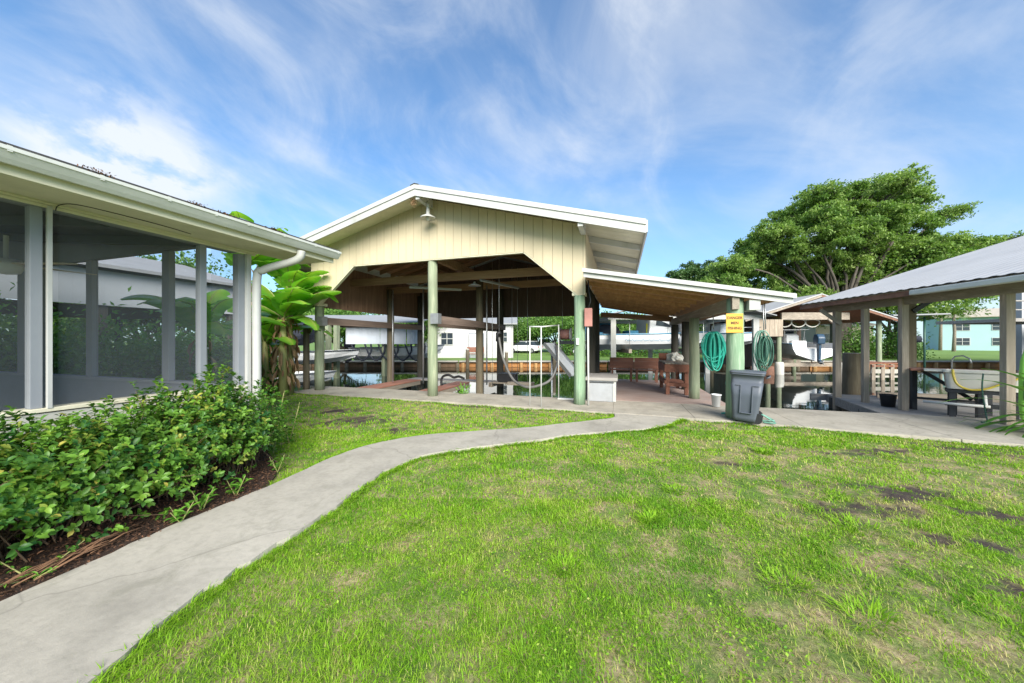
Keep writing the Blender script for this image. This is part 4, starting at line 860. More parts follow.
def quadroof(o, pts, mat, t=.06, name='roof_sheet'):
    A = [Vector(p) for p in pts]; up = Vector((0, 0, t)); return MB().add(A + [p + up for p in A], [(3, 2, 1, 0), (4, 5, 6, 7), (0, 1, 5, 4), (1, 2, 6, 5), (2, 3, 7, 6), (3, 0, 4, 7)]).build(name, mat, o)
for nm, mt_, dz_, th_, d0_, d1_ in (('roof_sheet', 'metalroof', 0, .06, 19.8, 27), ('ceiling_boards', 'redboard', -.05, .045, 19.86, 26.9)):
    quadroof(ts, [W(13.4, d0_, 2.78 + dz_), W(17.8, d0_, 4.2 + dz_), W(17.8, d1_, 4.2 + dz_), W(13.4, d1_, 2.78 + dz_)], mt_, th_, nm); quadroof(ts, [W(17.8, d0_, 4.2 + dz_), W(22.2, d0_, 2.78 + dz_), W(22.2, d1_, 2.78 + dz_), W(17.8, d1_, 4.2 + dz_)], mt_, th_, nm)
for xa, za, xb, zb2 in ((13.4, 2.70, 17.8, 4.12), (17.8, 4.12, 22.2, 2.70)): MB().beam(W(xa, 19.83, za), W(xb, 19.83, zb2), .05, .12).build('rake_board', 'greywoodx' if xa < 15 else 'rust', ts)
MB().beam(W(19.3, 20.3, 2.3), W(18.6, 20.3, 2.85), .1, .12).build('brace', 'greywoodx', ts)
MB().beam(W(15.9, 20.6, .12), W(19.3, 20.6, .12), .2, .22).build('cradle_beam', 'greywoodx', ts); MB().beam(W(15.9, 24, .12), W(20, 24, .12), .2, .22).build('cradle_beam', 'greywoodx', ts)
for i in range(3):
    q = W(16.5 + i * .85, 20.9); pts = [(q.x + math.cos(a) * .45 * CO, q.y + math.cos(a) * .45 * SI, 2.72 + math.sin(a) * (.34 if math.sin(a) < 0 else .12)) for a in np.linspace(0, 6.28, 20)]
    o = MB().tube(pts, .035, 6).build('rope_coil', 'rope'); tag(o, ['pale rope coil hanging leftmost under the tin shelter header', 'pale rope coil hanging middle under the tin shelter header', 'pale rope coil hanging rightmost under the tin shelter header'][i], 'rope', 'rope coils under the tin shelter')
for X_ in (14.3, 15.0):
    q = W(X_, 20.2); o = thing('barrel', ('rusty orange barrel nearest the shelter corner' if X_ < 14.6 else 'rusty orange barrel beside the white pile sleeve'), 'barrel', (q.x, q.y, -.6)); MB().lathe(q.x, q.y, [(0, -.75), (.28, -.75), (.30, -.4), (.28, .05), (0, .05)], 16).build('drum', 'rust', o)
# old piling in the water by the right dock
o = thing('piling', 'short thick weathered piling standing beside the right dock', 'piling', (5.9, 13.6, 0)); q = W(10.65, 10.8); o.location = (q.x, q.y, 0); pole(q.x, q.y, -2, 1.13, .24, 'polewet', o, 'log'); MB().lathe(q.x, q.y, [(.001, 1.145), (.2, 1.14), (.235, 1.13)], 16).build('top_face', 'greywood', o)
# red terrace dock across, right
rd = thing('red_dock', 'low red plank dock with pale rails beyond the right posts', 'dock', W(21, 17.5, 0))
for i in range(4): MB().beam(W(18.2, 17.6 - i * .05, -.55 + i * .27), W(19.8, 17.6 - i * .05, -.55 + i * .27), .05, .10 if i % 2 else .20).build('plank_rail', 'redboard' if i in (0, 3) else 'cap', rd)
for i in range(4): MB().beam(W(18.3 + i * .48, 17.5, -1.9), W(18.3 + i * .48, 17.5, .34), .14, .14).build('post', 'greywood', rd)
MB().beam(W(18.2, 18.4, .38), W(19.8, 18.4, .38), 1.6, .06).build('deck_boards', 'redboard', rd)
# ------------------------------------------------------------------ right shelter (metal roof, timber posts)
rs = thing('dock_shelter', 'timber dock shelter with grey corrugated metal roof at the right', 'shelter', (6.6, 10, 0))
E0 = Vector((5.33, 12.9, 0)); ed = Vector((.193, -.981, 0)).normalized(); pd = Vector((.981, .193, 0)).normalized(); SLP = .322
def RP(t, u, dz=0): p = E0 + ed * t + pd * u; return Vector((p.x, p.y, 2.65 + (u if u < 6.6 else 13.2 - u) * SLP + dz))
g = MB(); T1 = 8.2; n_ = int(T1 / .0575); up = .0
vs = []; fs = []
ts_ = [i * T1 / n_ for i in range(n_ + 1)]
for i, t in enumerate(ts_):
    dz = [0, .0, .011, .011][i % 4]
    for u in (-.06, 6.6, 13.2): vs.append(RP(t, u, dz + (0 if u != -.06 else 0)))
for i in range(n_): fs += [(3 * i, 3 * i + 3, 3 * i + 4, 3 * i + 1), (3 * i + 1, 3 * i + 4, 3 * i + 5, 3 * i + 2)]
nb = len(vs); vs2 = [v_ - Vector((0, 0, .012)) for v_ in vs]
g.add(vs, fs); g.add(vs2, [f[::-1] for f in fs]); g.build('roof_sheet', 'metalroof', rs, fix=False)
g = MB()
for u0, u1 in ((0, 6.58), (6.62, 13.2)):
    A = [RP(.03, u0, -.05), RP(T1, u0, -.05), RP(T1, u1, -.05), RP(.03, u1, -.05)]; g.add(A + [p + Vector((0, 0, .03)) for p in A], [(3, 2, 1, 0), (4, 5, 6, 7), (0, 1, 5, 4), (1, 2, 6, 5), (2, 3, 7, 6), (3, 0, 4, 7)])
g.build('roof_decking', 'greywoody', rs)
MB().beam(RP(0, .02, -.11), RP(3.35, .02, -.11), .04, .11).build('eave_board', 'rust', rs); MB().beam(RP(3.36, -.03, -.10), RP(T1, -.03, -.10), .12, .11).build('gutter', 'gutter', rs, bev=.02)
MB().beam(RP(0.02, 0, -.11), RP(.02, 6.6, -.11), .04, .11).build('rake_board', 'rust', rs)
MB().beam(RP(.3, .48, -.34), RP(T1, .48, -.34), .10, .22).build('front_beam', 'greywoody', rs); MB().beam(RP(.35, .5, -.33), RP(.35, 6.6, -.25), .10, .16).build('end_rafter', 'greywoodx', rs)
for i in range(1, 9): MB().beam(RP(i * .95, .1, -.12), RP(i * .95, 6.5, -.12), .05, .13).build('rafter', 'greywoody', rs)
postw = [(6.69, 8.64, .125, 0), (6.30, 10.40, .13, -.1), (6.14, 11.42, .125, -.6), (5.97, 12.3, .15, -.6)]
for i, (x, y, s2, z0) in enumerate(postw):
    z1 = 2.50; MB().beam((x, y, z0), (x, y, z1), s2, s2).xf(Matrix.Identity(4)).build('post', 'greywood', rs, bev=.008)
MB().beam((7.25, 11.75, -.1), (7.25, 11.75, 2.9), .17, .17).build('post', 'polewet', rs, bev=.008); MB().beam((7.25, 11.66, 2.28), (7.75, 11.66, 2.66), .08, .10).build('brace', 'blackpaint', rs)
for q in ((11.8, 13.6), (11.4, 10.5), (12.5, 8.5)): MB().beam((*q, -.2), (*q, 4.0), .18, .18).build('post', 'greywood', rs)
MB().beam((6.0, 12.18, 2.0), (6.0 - .45, 12.25, 2.42), .06, .09).build('brace', 'greywoodx', rs)
# dock under it
rk = thing('dock', 'grey plank dock under the metal roofed shelter', 'dock', (7.5, 10.5, -.1)); g = MB(); d0 = Vector((5.5, 9.28, 0)); k = 0
while k * .145 < 3.6:
    y = 9.29 + k * .145; xl = 5.5 + (y - 9.3) * .14; g.box(xl, 13, y, y + .138, -.14 + random.uniform(-.003, .003), -.10); k += 1
g.build('deck_boards', 'deckgrey', rk); MB().beam((5.50, 9.3, -.22), (6.02, 12.9, -.22), .06, .22).build('stringer', 'deckgrey', rk); MB().box(5.6, 13, 12.89, 12.95, -.3, -.1).build('edge_board', 'deckgrey', rk)
for x, y in ((5.8, 10.8), (6.0, 12.5), (8, 12.6), (10, 12.6)): pole(x, y, -2, -.15, .12, 'poledark', rk, 'pile')
MB().box(7.0, 12, 12.5, 12.56, -.10, .06).build('kerb_board', 'greywoodx', rk)
# bar top / table with black frame
tb2 = thing('bar_table', 'brown topped bar table on black braced legs under the shelter', 'table', (7.3, 10.6, -.1))
MB().beam((6.45, 10.5, .86), (8.1, 9.75, .86), .55, .05).build('tabletop', 'redboardx', tb2, bev=.006)
for x, y in ((6.60, 10.60), (6.95, 10.10), (7.55, 10.15), (7.9, 9.72)): MB().beam((x, y, -.1), (x, y, .835), .09, .09).build('leg', 'blackpaint', tb2)
MB().beam((6.6, 10.6, .18), (7.55, 10.15, .18), .05, .05).build('stretcher', 'blackpaint', tb2); MB().beam((6.95, 10.1, .15), (7.9, 9.72, .15), .05, .05).build('stretcher', 'blackpaint', tb2); MB().beam((7.2, 10.0, .25), (6.7, 10.45, .80), .05, .07).build('brace', 'blackpaint', tb2); MB().beam((7.25, 10.02, .25), (7.7, 9.95, .8), .05, .07).build('brace', 'blackpaint', tb2)
# utility sink on black stand
sk = thing('utility_sink', 'off white plastic utility sink on a black timber stand', 'sink', (7.1, 9.2, -.05)); S0 = Vector((6.50, 9.62, 0)); S1 = Vector((7.33, 9.12, 0)); sdv = (S1 - S0).normalized(); snv = Vector((-sdv.y, sdv.x, 0)); mt = Matrix(((sdv.x, snv.x, 0, S0.x), (sdv.y, snv.y, 0, S0.y), (0, 0, 1, 0), (0, 0, 0, 1)))
g = MB()
def rr(e, z): return (rrect(-.0 + e, .92 - e, .0 + e, .52 - e, .05, 4), z)
loft(g, [rr(.03, .52), rr(.0, .80), rr(.0, .86)], True, False); loft(g, [rr(-.03, .86), rr(-.03, .90), rr(.03, .90), rr(.06, .56)], False, False); g.xf(mt); g.build('basin', 'sinkplastic', sk)
g = MB(); g.box(-.28, -.03, .02, .50, .86, .90); g.xf(mt); g.build('drain_board', 'sinkplastic', sk, bev=.01)
for a in (.06, .42, .80):
    for b_ in (.04, .44):
        g = MB(); g.box(a, a + .09, b_, b_ + .09, -.1, .50); g.xf(mt); g.build('leg', 'blackpaint', sk)
g = MB(); g.box(.02, .92, .02, .50, .44, .50); g.xf(mt); g.build('frame', 'blackpaint', sk)
g = MB(); g.box(.0, .9, .05, .09, .16, .22); g.xf(mt); g.build('stretcher', 'blackpaint', sk)
g = MB(); g.tube([(.12, .5, .9), (.12, .5, 1.10), (.16, .46, 1.18), (.26, .38, 1.20), (.34, .32, 1.14), (.36, .30, 1.05)], .014, 8); g.xf(mt); g.build('faucet', 'steel', sk)
g = MB(); g.tube([(-.30, -.12, .22), (.55, -.12, .22)], .028, 10); g.xf(mt); dp = g.build('drain_pipe', 'pvc', sk)
g = MB(); g.tube([(.50, .1, .5), (.50, .0, .3), (.50, -.1, .22)], .028, 10); g.xf(mt); g.build('drain_pipe', 'pvc', sk)
o = thing('garden_hose', 'yellow hose looping over the front of the utility sink', 'hose', (7.1, 9.1, .8)); g = MB(); g.tube(smooth_line([(.10, .15, .88), (.10, -.02, .90), (.11, -.045, .78), (.16, -.06, .62), (.30, -.06, .53), (.50, -.06, .56), (.72, -.06, .70), (.90, -.05, .82), (.94, -.0, .93)], 5), .020, 8); g.xf(mt); g.build('hose_run', 'hose_yellow', o)
g = MB(); g.tube([(.88, .0, .88), (.82, .04, .96)], .03, 8); g.xf(mt); g.build('nozzle', 'black', o)
o = thing('garden_hose', 'thin dark green hose dropping beside the right timber post', 'hose', (6.5, 8.75, 0)); MB().tube(smooth_line([(6.50, 8.82, .9), (6.47, 8.80, .6), (6.50, 8.78, .2), (6.48, 8.72, .02), (6.35, 8.65, .015)], 5), .012, 6).build('hose_run', 'hose_dark', o)
o = thing('bucket', 'small black bucket beside the second timber post', 'bucket', (6.25, 10.75, -.1)); MB().lathe(6.28, 10.85, [(0, -.095), (.12, -.095), (.15, .18), (.16, .20), (.14, .20), (.11, -.07), (0, -.07)], 18).build('pail', 'black', o); MB().tube([(6.14, 10.85, .17), (6.28, 10.80, .05), (6.42, 10.85, .17)], .005, 5).build('handle', 'steel', o)
# lime green kayak standing at the right edge
o = thing('kayak', 'lime green kayak standing upright behind the right timber post', 'kayak', (7.1, 8.9, 0)); kx, ky = 6.98, 8.72; g = MB()
prof = [(.02, .02), (.10, .12), (.13, .35), (.13, .8), (.10, 1.15), (.03, 1.32)]
g.add([(kx + r * math.cos(a) * .55, ky + r * .5 * math.sin(a), z) for r, z in prof for a in np.linspace(0, 2 * math.pi, 15)[:-1]], [(i * 14 + k, i * 14 + (k + 1) % 14, (i + 1) * 14 + (k + 1) % 14, (i + 1) * 14 + k) for i in range(5) for k in range(14)], True); g.build('hull', 'lime', o)
MB().box(kx - .07, kx + .07, ky - .078, ky - .066, .45, .8).build('cockpit', 'hose_dark', o); MB().tube([(kx - .03, ky - .02, 1.30), (kx, ky, 1.38), (kx + .04, ky, 1.30)], .01, 6).build('carry_handle', 'lime', o)
# strap-leaf plant at the right edge
def strap_plant(name, label, x, y, n, L_, w_, mat, z=-.05, seed=1, up=.5, az=None):
    o = thing(name, label, 'plant', (x, y, z)); r = random.Random(seed); vs, fs, tn = [], [], []
    for i in range(n):
        a = r.uniform(0, 6.28) if az is None else r.uniform(*az); el = r.uniform(.2, 1.0) * up + .15; Lr = L_ * r.uniform(.7, 1.1); b0 = len(vs); K = 8; t_ = r.random()
        p = Vector((0, 0, 0)); e = el * 1.3; side = Vector((-math.sin(a), math.cos(a), 0))
        for k in range(K + 1):
            ww = w_ * math.sin(math.pi * min(.97, .12 + .85 * k / K)) ** .7 * .5; vs += [tuple(p - side * ww), tuple(p + side * ww + Vector((0, 0, .01)))]; tn += [t_, t_]
            p = p + Vector((math.cos(a) * math.cos(e), math.sin(a) * math.cos(e), math.sin(e))) * Lr / K; e -= 1.5 / K
        fs += [(b0 + 2 * k, b0 + 2 * k + 1, b0 + 2 * k + 3, b0 + 2 * k + 2) for k in range(K)]
    arr_mesh('foliage', vs, np.array(fs).ravel(), np.full(len(fs), 4), mat, o, tn, True); return o
strap_plant('strap_leaf_plant', 'bright green strap leaved plant at the right edge of the slab', 6.68, 7.85, 30, 1.0, .075, 'weedleaf', z=.0, seed=4, up=.9, az=(R(150), R(260)))
strap_plant('strap_leaf_plant', 'tall arching strap leaved plant leaning in from the right picture edge', 6.95, 8.0, 16, 1.6, .14, 'weedleaf', z=.0, seed=11, up=1.15, az=(R(165), R(240)))
# ------------------------------------------------------------------ screened porch
pc = thing('screened_porch', 'screened porch with cream eave and white gutter at the left', 'porch', (-5.6, 1, 0)); WX, WY = -4.90, 3.45; GX = -4.30
WB = -6.0   # back end (behind the photographer)
def fr(name, mat, *b, bev=.004): return MB().box(*b).build(name, mat, pc, bev=bev)
fr('knee_wall', 'porchwall', WX - .14, WX, WB, WY, -.1, .86); fr('sill', 'soffit', WX - .17, WX + .015, WB, WY - .0, .87, .905)
fr('knee_wall', 'kneein', -12.6, WX - .145, WY - .10, WY + .0, -.1, .88); fr('sill', 'greypaint', -12.6, WX - .18, WY - .13, WY + .02, .885, .92)
fr('top_plate', 'greypaint', WX - .12, WX - .01, WB, WY - .13, 2.69, 2.775); MB().prism([(-12.6, 2.845), (-5.15, 2.845), (-5.15, 2.86), (-12.6, 3.60)], 1, WY - .12, WY - .03).build('header', 'greyboard', pc)
for y in (1.65, 2.93, .3, -1.2): fr('post', 'greypaint', WX - .10, WX - .015, y - .036, y + .036, .906, 2.69)
fr('conduit', 'white', WX - .012, WX + .02, 1.70, 1.73, .9, 2.715, bev=.002)
fr('corner_post', 'greypaint', WX - .12, WX - .012, WY - .115, WY - .03, .906, 2.69); fr('corner_board', 'white', WX - .06, WX + .03, WY - .029, WY + .03, -.1, 2.70); 
for x in (-6.43, -8.36): fr('post', 'greypaint', x - .08, x + .08, WY - .11, WY - .03, .92, 2.84)
fr('wall_panel', 'greypaint', -10.6, -9.65, WY - .11, WY - .03, .92, 2.84); fr('corner_post', 'greypaint', -12.7, -12.58, WY - .13, WY, -.1, 2.9)
fr('back_wall', 'greyboard', -12.82, -12.72, WB, WY, -.1, 3.6)
for y0, y1 in ((WB, -1.26), (-1.14, .24), (.36, 1.67), (1.79, 2.92), (3.04, WY - .13)): MB().add([(WX - .06, y0, .9), (WX - .06, y1, .9), (WX - .06, y1, 2.695), (WX - .06, y0, 2.695)], [(0, 1, 2, 3)]).build('screen', 'screen', pc)
for x0, x1 in ((-12.58, -10.61), (-9.64, -8.48), (-8.24, -6.55), (-6.31, WX - .13)): MB().add([(x0, WY - .07, .92), (x1, WY - .07, .92), (x1, WY - .07, 2.84 if x1 < -5.2 else 2.76), (x0, WY - .07, 2.84)], [(0, 1, 2, 3)]).build('screen', 'screen', pc)
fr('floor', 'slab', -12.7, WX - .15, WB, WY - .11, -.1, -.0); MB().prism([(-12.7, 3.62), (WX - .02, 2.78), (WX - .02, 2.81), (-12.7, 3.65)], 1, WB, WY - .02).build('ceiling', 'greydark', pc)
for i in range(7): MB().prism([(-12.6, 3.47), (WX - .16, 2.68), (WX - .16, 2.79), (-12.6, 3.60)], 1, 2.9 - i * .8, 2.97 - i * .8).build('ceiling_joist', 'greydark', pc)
fr('screen_track', 'soffit', WX - .008, WX + .015, WB, WY + .1, 2.695, 2.722)
# eave: soffit slopes up to the fascia, gutter in front
g = MB(); g.prism([(WX - .02, 2.745), (GX - .02, 2.752), (GX - .02, 2.772), (WX - .02, 2.765)], 1, WB, 4.30); g.build('soffit_panel', 'soffit', pc)
fr('frieze_board', 'soffit', WX + .0, WX + .03, WB, WY + .12, 2.723, 2.744)
fr('fascia', 'fascia', GX - .02, GX + .008, WB, 4.33, 2.725, 2.88)
g = MB(); prof = [(0.01, 2.915), (.0, 2.80), (.06, 2.79), (.085, 2.82), (.115, 2.865), (.125, 2.872), (.125, 2.90), (.118, 2.90), (.118, 2.878), (.108, 2.870), (.078, 2.826), (.055, 2.797), (.008, 2.806), (.016, 2.915)]
g.prism([(GX + .008 + a, b_ ) for a, b_ in prof], 1, WB, 4.36); g.build('gutter', 'gutter', pc)
g = MB(); g.prism([(GX + .01, 2.795), (GX + .13, 2.875), (GX + .13, 2.90), (GX + .01, 2.90)], 1, 4.361, 4.366); g.build('gutter_end', 'gutter', pc)
g = MB(); g.prism([(GX + .05, 2.905), (-8.6, 3.87), (-13.0, 3.87), (-13.0, 3.92), (-8.6, 3.92), (GX + .05, 2.945)], 1, WB, 4.42); g.build('roof', 'shingle', pc)
g = MB(); g.prism([(-8.6, 3.62), (GX - .021, 2.74), (GX - .021, 2.88), (-8.6, 3.85)], 1, 4.28, 4.31); g.build('gable_end', 'soffit', pc)
g = MB(); g.prism([(-8.6, 3.64), (GX - .03, 2.775), (GX - .03, 2.785), (-8.6, 3.66)], 1, WY - .02, 4.279); g.build('end_soffit', 'soffit', pc)
# bits of shingle/leaf debris sticking up on the roof edge
# downspout
g = MB(); dpts = smooth_line([(GX + .05, 3.72, 2.76), (GX + .04, 3.71, 2.68), (GX - .05, 3.68, 2.62), (GX - .3, 3.58, 2.54), (WX + .17, 3.53, 2.48), (WX + .09, 3.51, 2.36), (WX + .09, 3.51, 1.2), (WX + .09, 3.51, .05)], 4); g.tube(dpts, .052, 12); g.build('downspout', 'white', pc)
# sagging cable under the soffit
g = MB(); g.tube(smooth_line([(WX + .035, 1.74, 2.68), (WX + .06, 1.75, 2.73), (WX + .18, 1.80, 2.743), (WX + .22, 2.0, 2.744), (WX + .22, 2.4, 2.742), (WX + .16, 2.7, 2.744)], 5), .004, 5); g.build('cable', 'black', pc)
for i in range(9):
    y = .9 + i * .42 + random.uniform(-.05, .05)
    g = MB(); g.box(GX + .112, GX + .131, y - .012, y + .012, 2.862, 2.904); g.build('gutter_strap', 'gutter', pc)
n_ = 420; r_ = np.random.default_rng(91); cl_ = r_.choice([1.75, 2.45, 2.75, 3.3], n_); yy_ = cl_ + r_.normal(0, .05, n_); o = leaves('leaf_debris', np.stack([GX + .05 + r_.normal(0, .03, n_), yy_, 2.93 + .02 * r_.random(n_)], 1), rand_unit(n_), np.tile((0, 0, 1.), (n_, 1)), .022, .012, 'litterleaf', None, r_.random(n_), tmpl='quad')
tag(o, 'small piles of dead leaves along the porch roof edge', 'leaf litter', kind='stuff')
cf = thing('ceiling_fan', 'pale ceiling fan behind the porch screen at the far left', 'ceiling fan', (-6.9, 1.9, 2.6)); fx, fy, fz = -6.75, 2.05, 2.36
MB().lathe(fx, fy, [(.02, fz + .36), (.02, fz + .1), (.11, fz + .08), (.13, fz), (.10, fz - .07), (.001, fz - .09)], 18).build('motor', 'white', cf)
for i in range(5):
    a = i * 2 * math.pi / 5 + .35; d = Vector((math.cos(a), math.sin(a), 0)); s2 = Vector((-d.y, d.x, 0)); p0 = Vector((fx, fy, fz + .03)) + d * .12; p1 = p0 + d * .58
    MB().add([p0 - s2 * .05, p0 + s2 * .05, p1 + s2 * .075 + Vector((0, 0, .02)), p1 - s2 * .075, p0 - s2 * .05 + Vector((0, 0, .01)), p0 + s2 * .05 + Vector((0, 0, .01)), p1 + s2 * .075 + Vector((0, 0, .03)), p1 - s2 * .075 + Vector((0, 0, .01))], [(3, 2, 1, 0), (4, 5, 6, 7), (0, 1, 5, 4), (1, 2, 6, 5), (2, 3, 7, 6), (3, 0, 4, 7)]).build('blade', 'beige', cf)
# ------------------------------------------------------------------ vegetation builders
def shrub(x, y, rx, ry, h, nclus, label, seed, ybias=0.):
    o = thing('hedge_shrub', label, 'shrub', (x, y, -.03), 'hedge shrubs under the porch screens'); r = np.random.default_rng(seed)
    u = r.normal(size=(nclus, 3)); u[:, 2] = np.abs(u[:, 2]) * 1.0 - .5 * r.random(nclus); u /= np.linalg.norm(u, axis=1, keepdims=True)
    lump = 1 + .22 * np.sin(u[:, 0] * 5 + seed) * np.cos(u[:, 1] * 4 + seed * 2) + r.normal(0, .10, nclus)
    rad = (1 - .42 * r.random(nclus) ** 1.6) * lump
    P0 = np.stack([x + u[:, 0] * rx * rad, y + u[:, 1] * ry * rad,   .38 * h + u[:, 2] * h * .60 * rad], 1)
    P0[:, 2] = np.maximum(P0[:, 2], .04); P0[:, 0] = np.maximum(P0[:, 0], WX + .06)
    k = 7; pos = np.repeat(P0, k, 0); out_ = np.repeat(u, k, 0); ax = out_ + (0, 0, .7); ax /= np.linalg.norm(ax, axis=1, keepdims=True)
    rd_ = r.normal(size=(len(pos), 3)); rd_ -= ax * np.sum(rd_ * ax, 1, keepdims=True); rd_ /= np.linalg.norm(rd_, axis=1, keepdims=True)
    d = rd_ + ax * r.uniform(.1, 1.1, (len(pos), 1)); pos = pos - ax * r.uniform(0, .07, (len(pos), 1))
    tint = np.clip(np.repeat(.36 + r.normal(0, .2, nclus), k) + r.normal(0, .09, len(pos)) + .30 * (vnoise(np.repeat(P0[:, 0], k), np.repeat(P0[:, 1] , k), .5, 60) - .5), 0, .95)
    Ls = np.repeat(r.uniform(.032, .062, nclus), k) * r.uniform(.7, 1.2, len(pos)); old = r.random(len(pos)) < .012; tint[old] = 1.0; leaves('foliage', pos, d, ax + rd_ * -.3, Ls, Ls * .60, 'hedgeleaf', o, tint, loc=tuple(o.location))
    g = MB()
    for i in range(40):
        j = r.integers(0, nclus); q = P0[j]; a = (x + r.normal(0, .10), y + r.normal(0, .12), -.02); mid = (np.array(a) * .45 + q * .55) + r.normal(0, .05, 3) + (0, 0, .03); g.tube([a, tuple(mid), tuple(q)], [.007, .0045, .002], 5, False)
    g.build('branches', 'twig', o, fix=False); return o
hs = [(-4.16, .60, .64, .46, 1.00, 'hedge shrub with dark leaves, partly cut off by the left picture edge'),
      (-4.14, 1.02, .66, .42, 1.00, 'deep green hedge shrub below the porch post with the white conduit'),
      (-4.18, 1.44, .66, .40, .99, 'hedge shrub with yellow green tips, third from the near end'),
      (-4.20, 1.84, .64, .40, .99, 'low hedge shrub in front of the exposed pale sill'),
      (-4.24, 2.24, .62, .38, 1.10, 'tall hedge shrub left of the second porch post'),
      (-4.28, 2.62, .60, .38, 1.17, 'tallest hedge shrub, under the second porch post'),
      (-4.34, 2.98, .52, .34, 1.06, 'brownish thinning hedge shrub by the porch corner')]
for i, (x, y, rx, ry, h, lb) in enumerate(hs): shrub(x, y, rx, ry, h, 760 if i < 6 else 520, lb, 100 + i)
def weed(x, y, n, L_, h, label, seed, name='weed', spread=.05):
    o = thing(name, label, 'plant', (x, y, -.03)); r = np.random.default_rng(seed); t = r.random(n); st = r.integers(0, 4, n); off = np.array([(math.cos(q * 1.7) * spread, math.sin(q * 1.7) * spread) for q in range(4)])
    pos = np.stack([x + off[st, 0] * t * 2, y + off[st, 1] * t * 2, -.02 + h * t], 1); a = r.random(n) * 6.28; d = np.stack([np.cos(a), np.sin(a), r.uniform(.1, .9, n)], 1)
    leaves('foliage', pos, d, np.tile((0, 0, 1.), (n, 1)), L_ * r.uniform(.6, 1.1, n), L_ * .3, 'weedleaf', o, r.random(n), loc=tuple(o.location)); g = MB()
    for q in range(4): g.tube([(x, y, -.04), (x + off[q][0] * 2, y + off[q][1] * 2, h)], [.006, .003], 5, False)
    g.build('stems', 'bananastem', o, fix=False); return o
weed(-4.55, 3.55, 150, .11, .80, 'upright leafy weed growing at the porch corner', 1, spread=.09); weed(-4.75, 3.95, 90, .10, .55, 'bushy weed on the lawn just past the porch corner', 2, spread=.1)
weed(-3.55, 1.95, 22, .10, .10, 'low bright weed sprouting at the path edge near the palm frond', 3); weed(-3.62, 2.15, 26, .085, .14, 'small weed behind the lowest path edge sprout', 4); weed(-3.64, 2.45, 26, .10, .13, 'leafy weed at the path edge halfway along the hedge', 5); weed(-3.62, 1.2, 50, .05, .08, 'fine clover patch in the mulch at the left picture edge', 6, spread=.12); weed(-3.85, 3.05, 24, .08, .14, 'small weed under the far hedge end', 7)
# fallen palm frond along the path edge
o = thing('palm_frond', 'dry orange brown palm frond lying along the path edge', 'palm frond', (-3.55, 1.4, 0)); g = MB()
for i in range(26):
    q = random.uniform(0, .16); a_ = random.uniform(.8, 1.5); b_ = a_ + random.uniform(.15, .5); f_ = lambda y: -3.46 - .22 * max(0, y - .9) - q * (1.1 - .5 * (y - .8)); g.tube([(f_(a_) + random.uniform(-.03, .03), a_, .0), (f_((a_ + b_) / 2), (a_ + b_) / 2, .015 + .02 * random.random()), (f_(b_) + random.uniform(-.04, .04), b_, .005)], [.004, .006, .002], 5)
g.build('blades', plain('dry_frond', (.20, .105, .055), .85, .4, 14), o, fix=False)
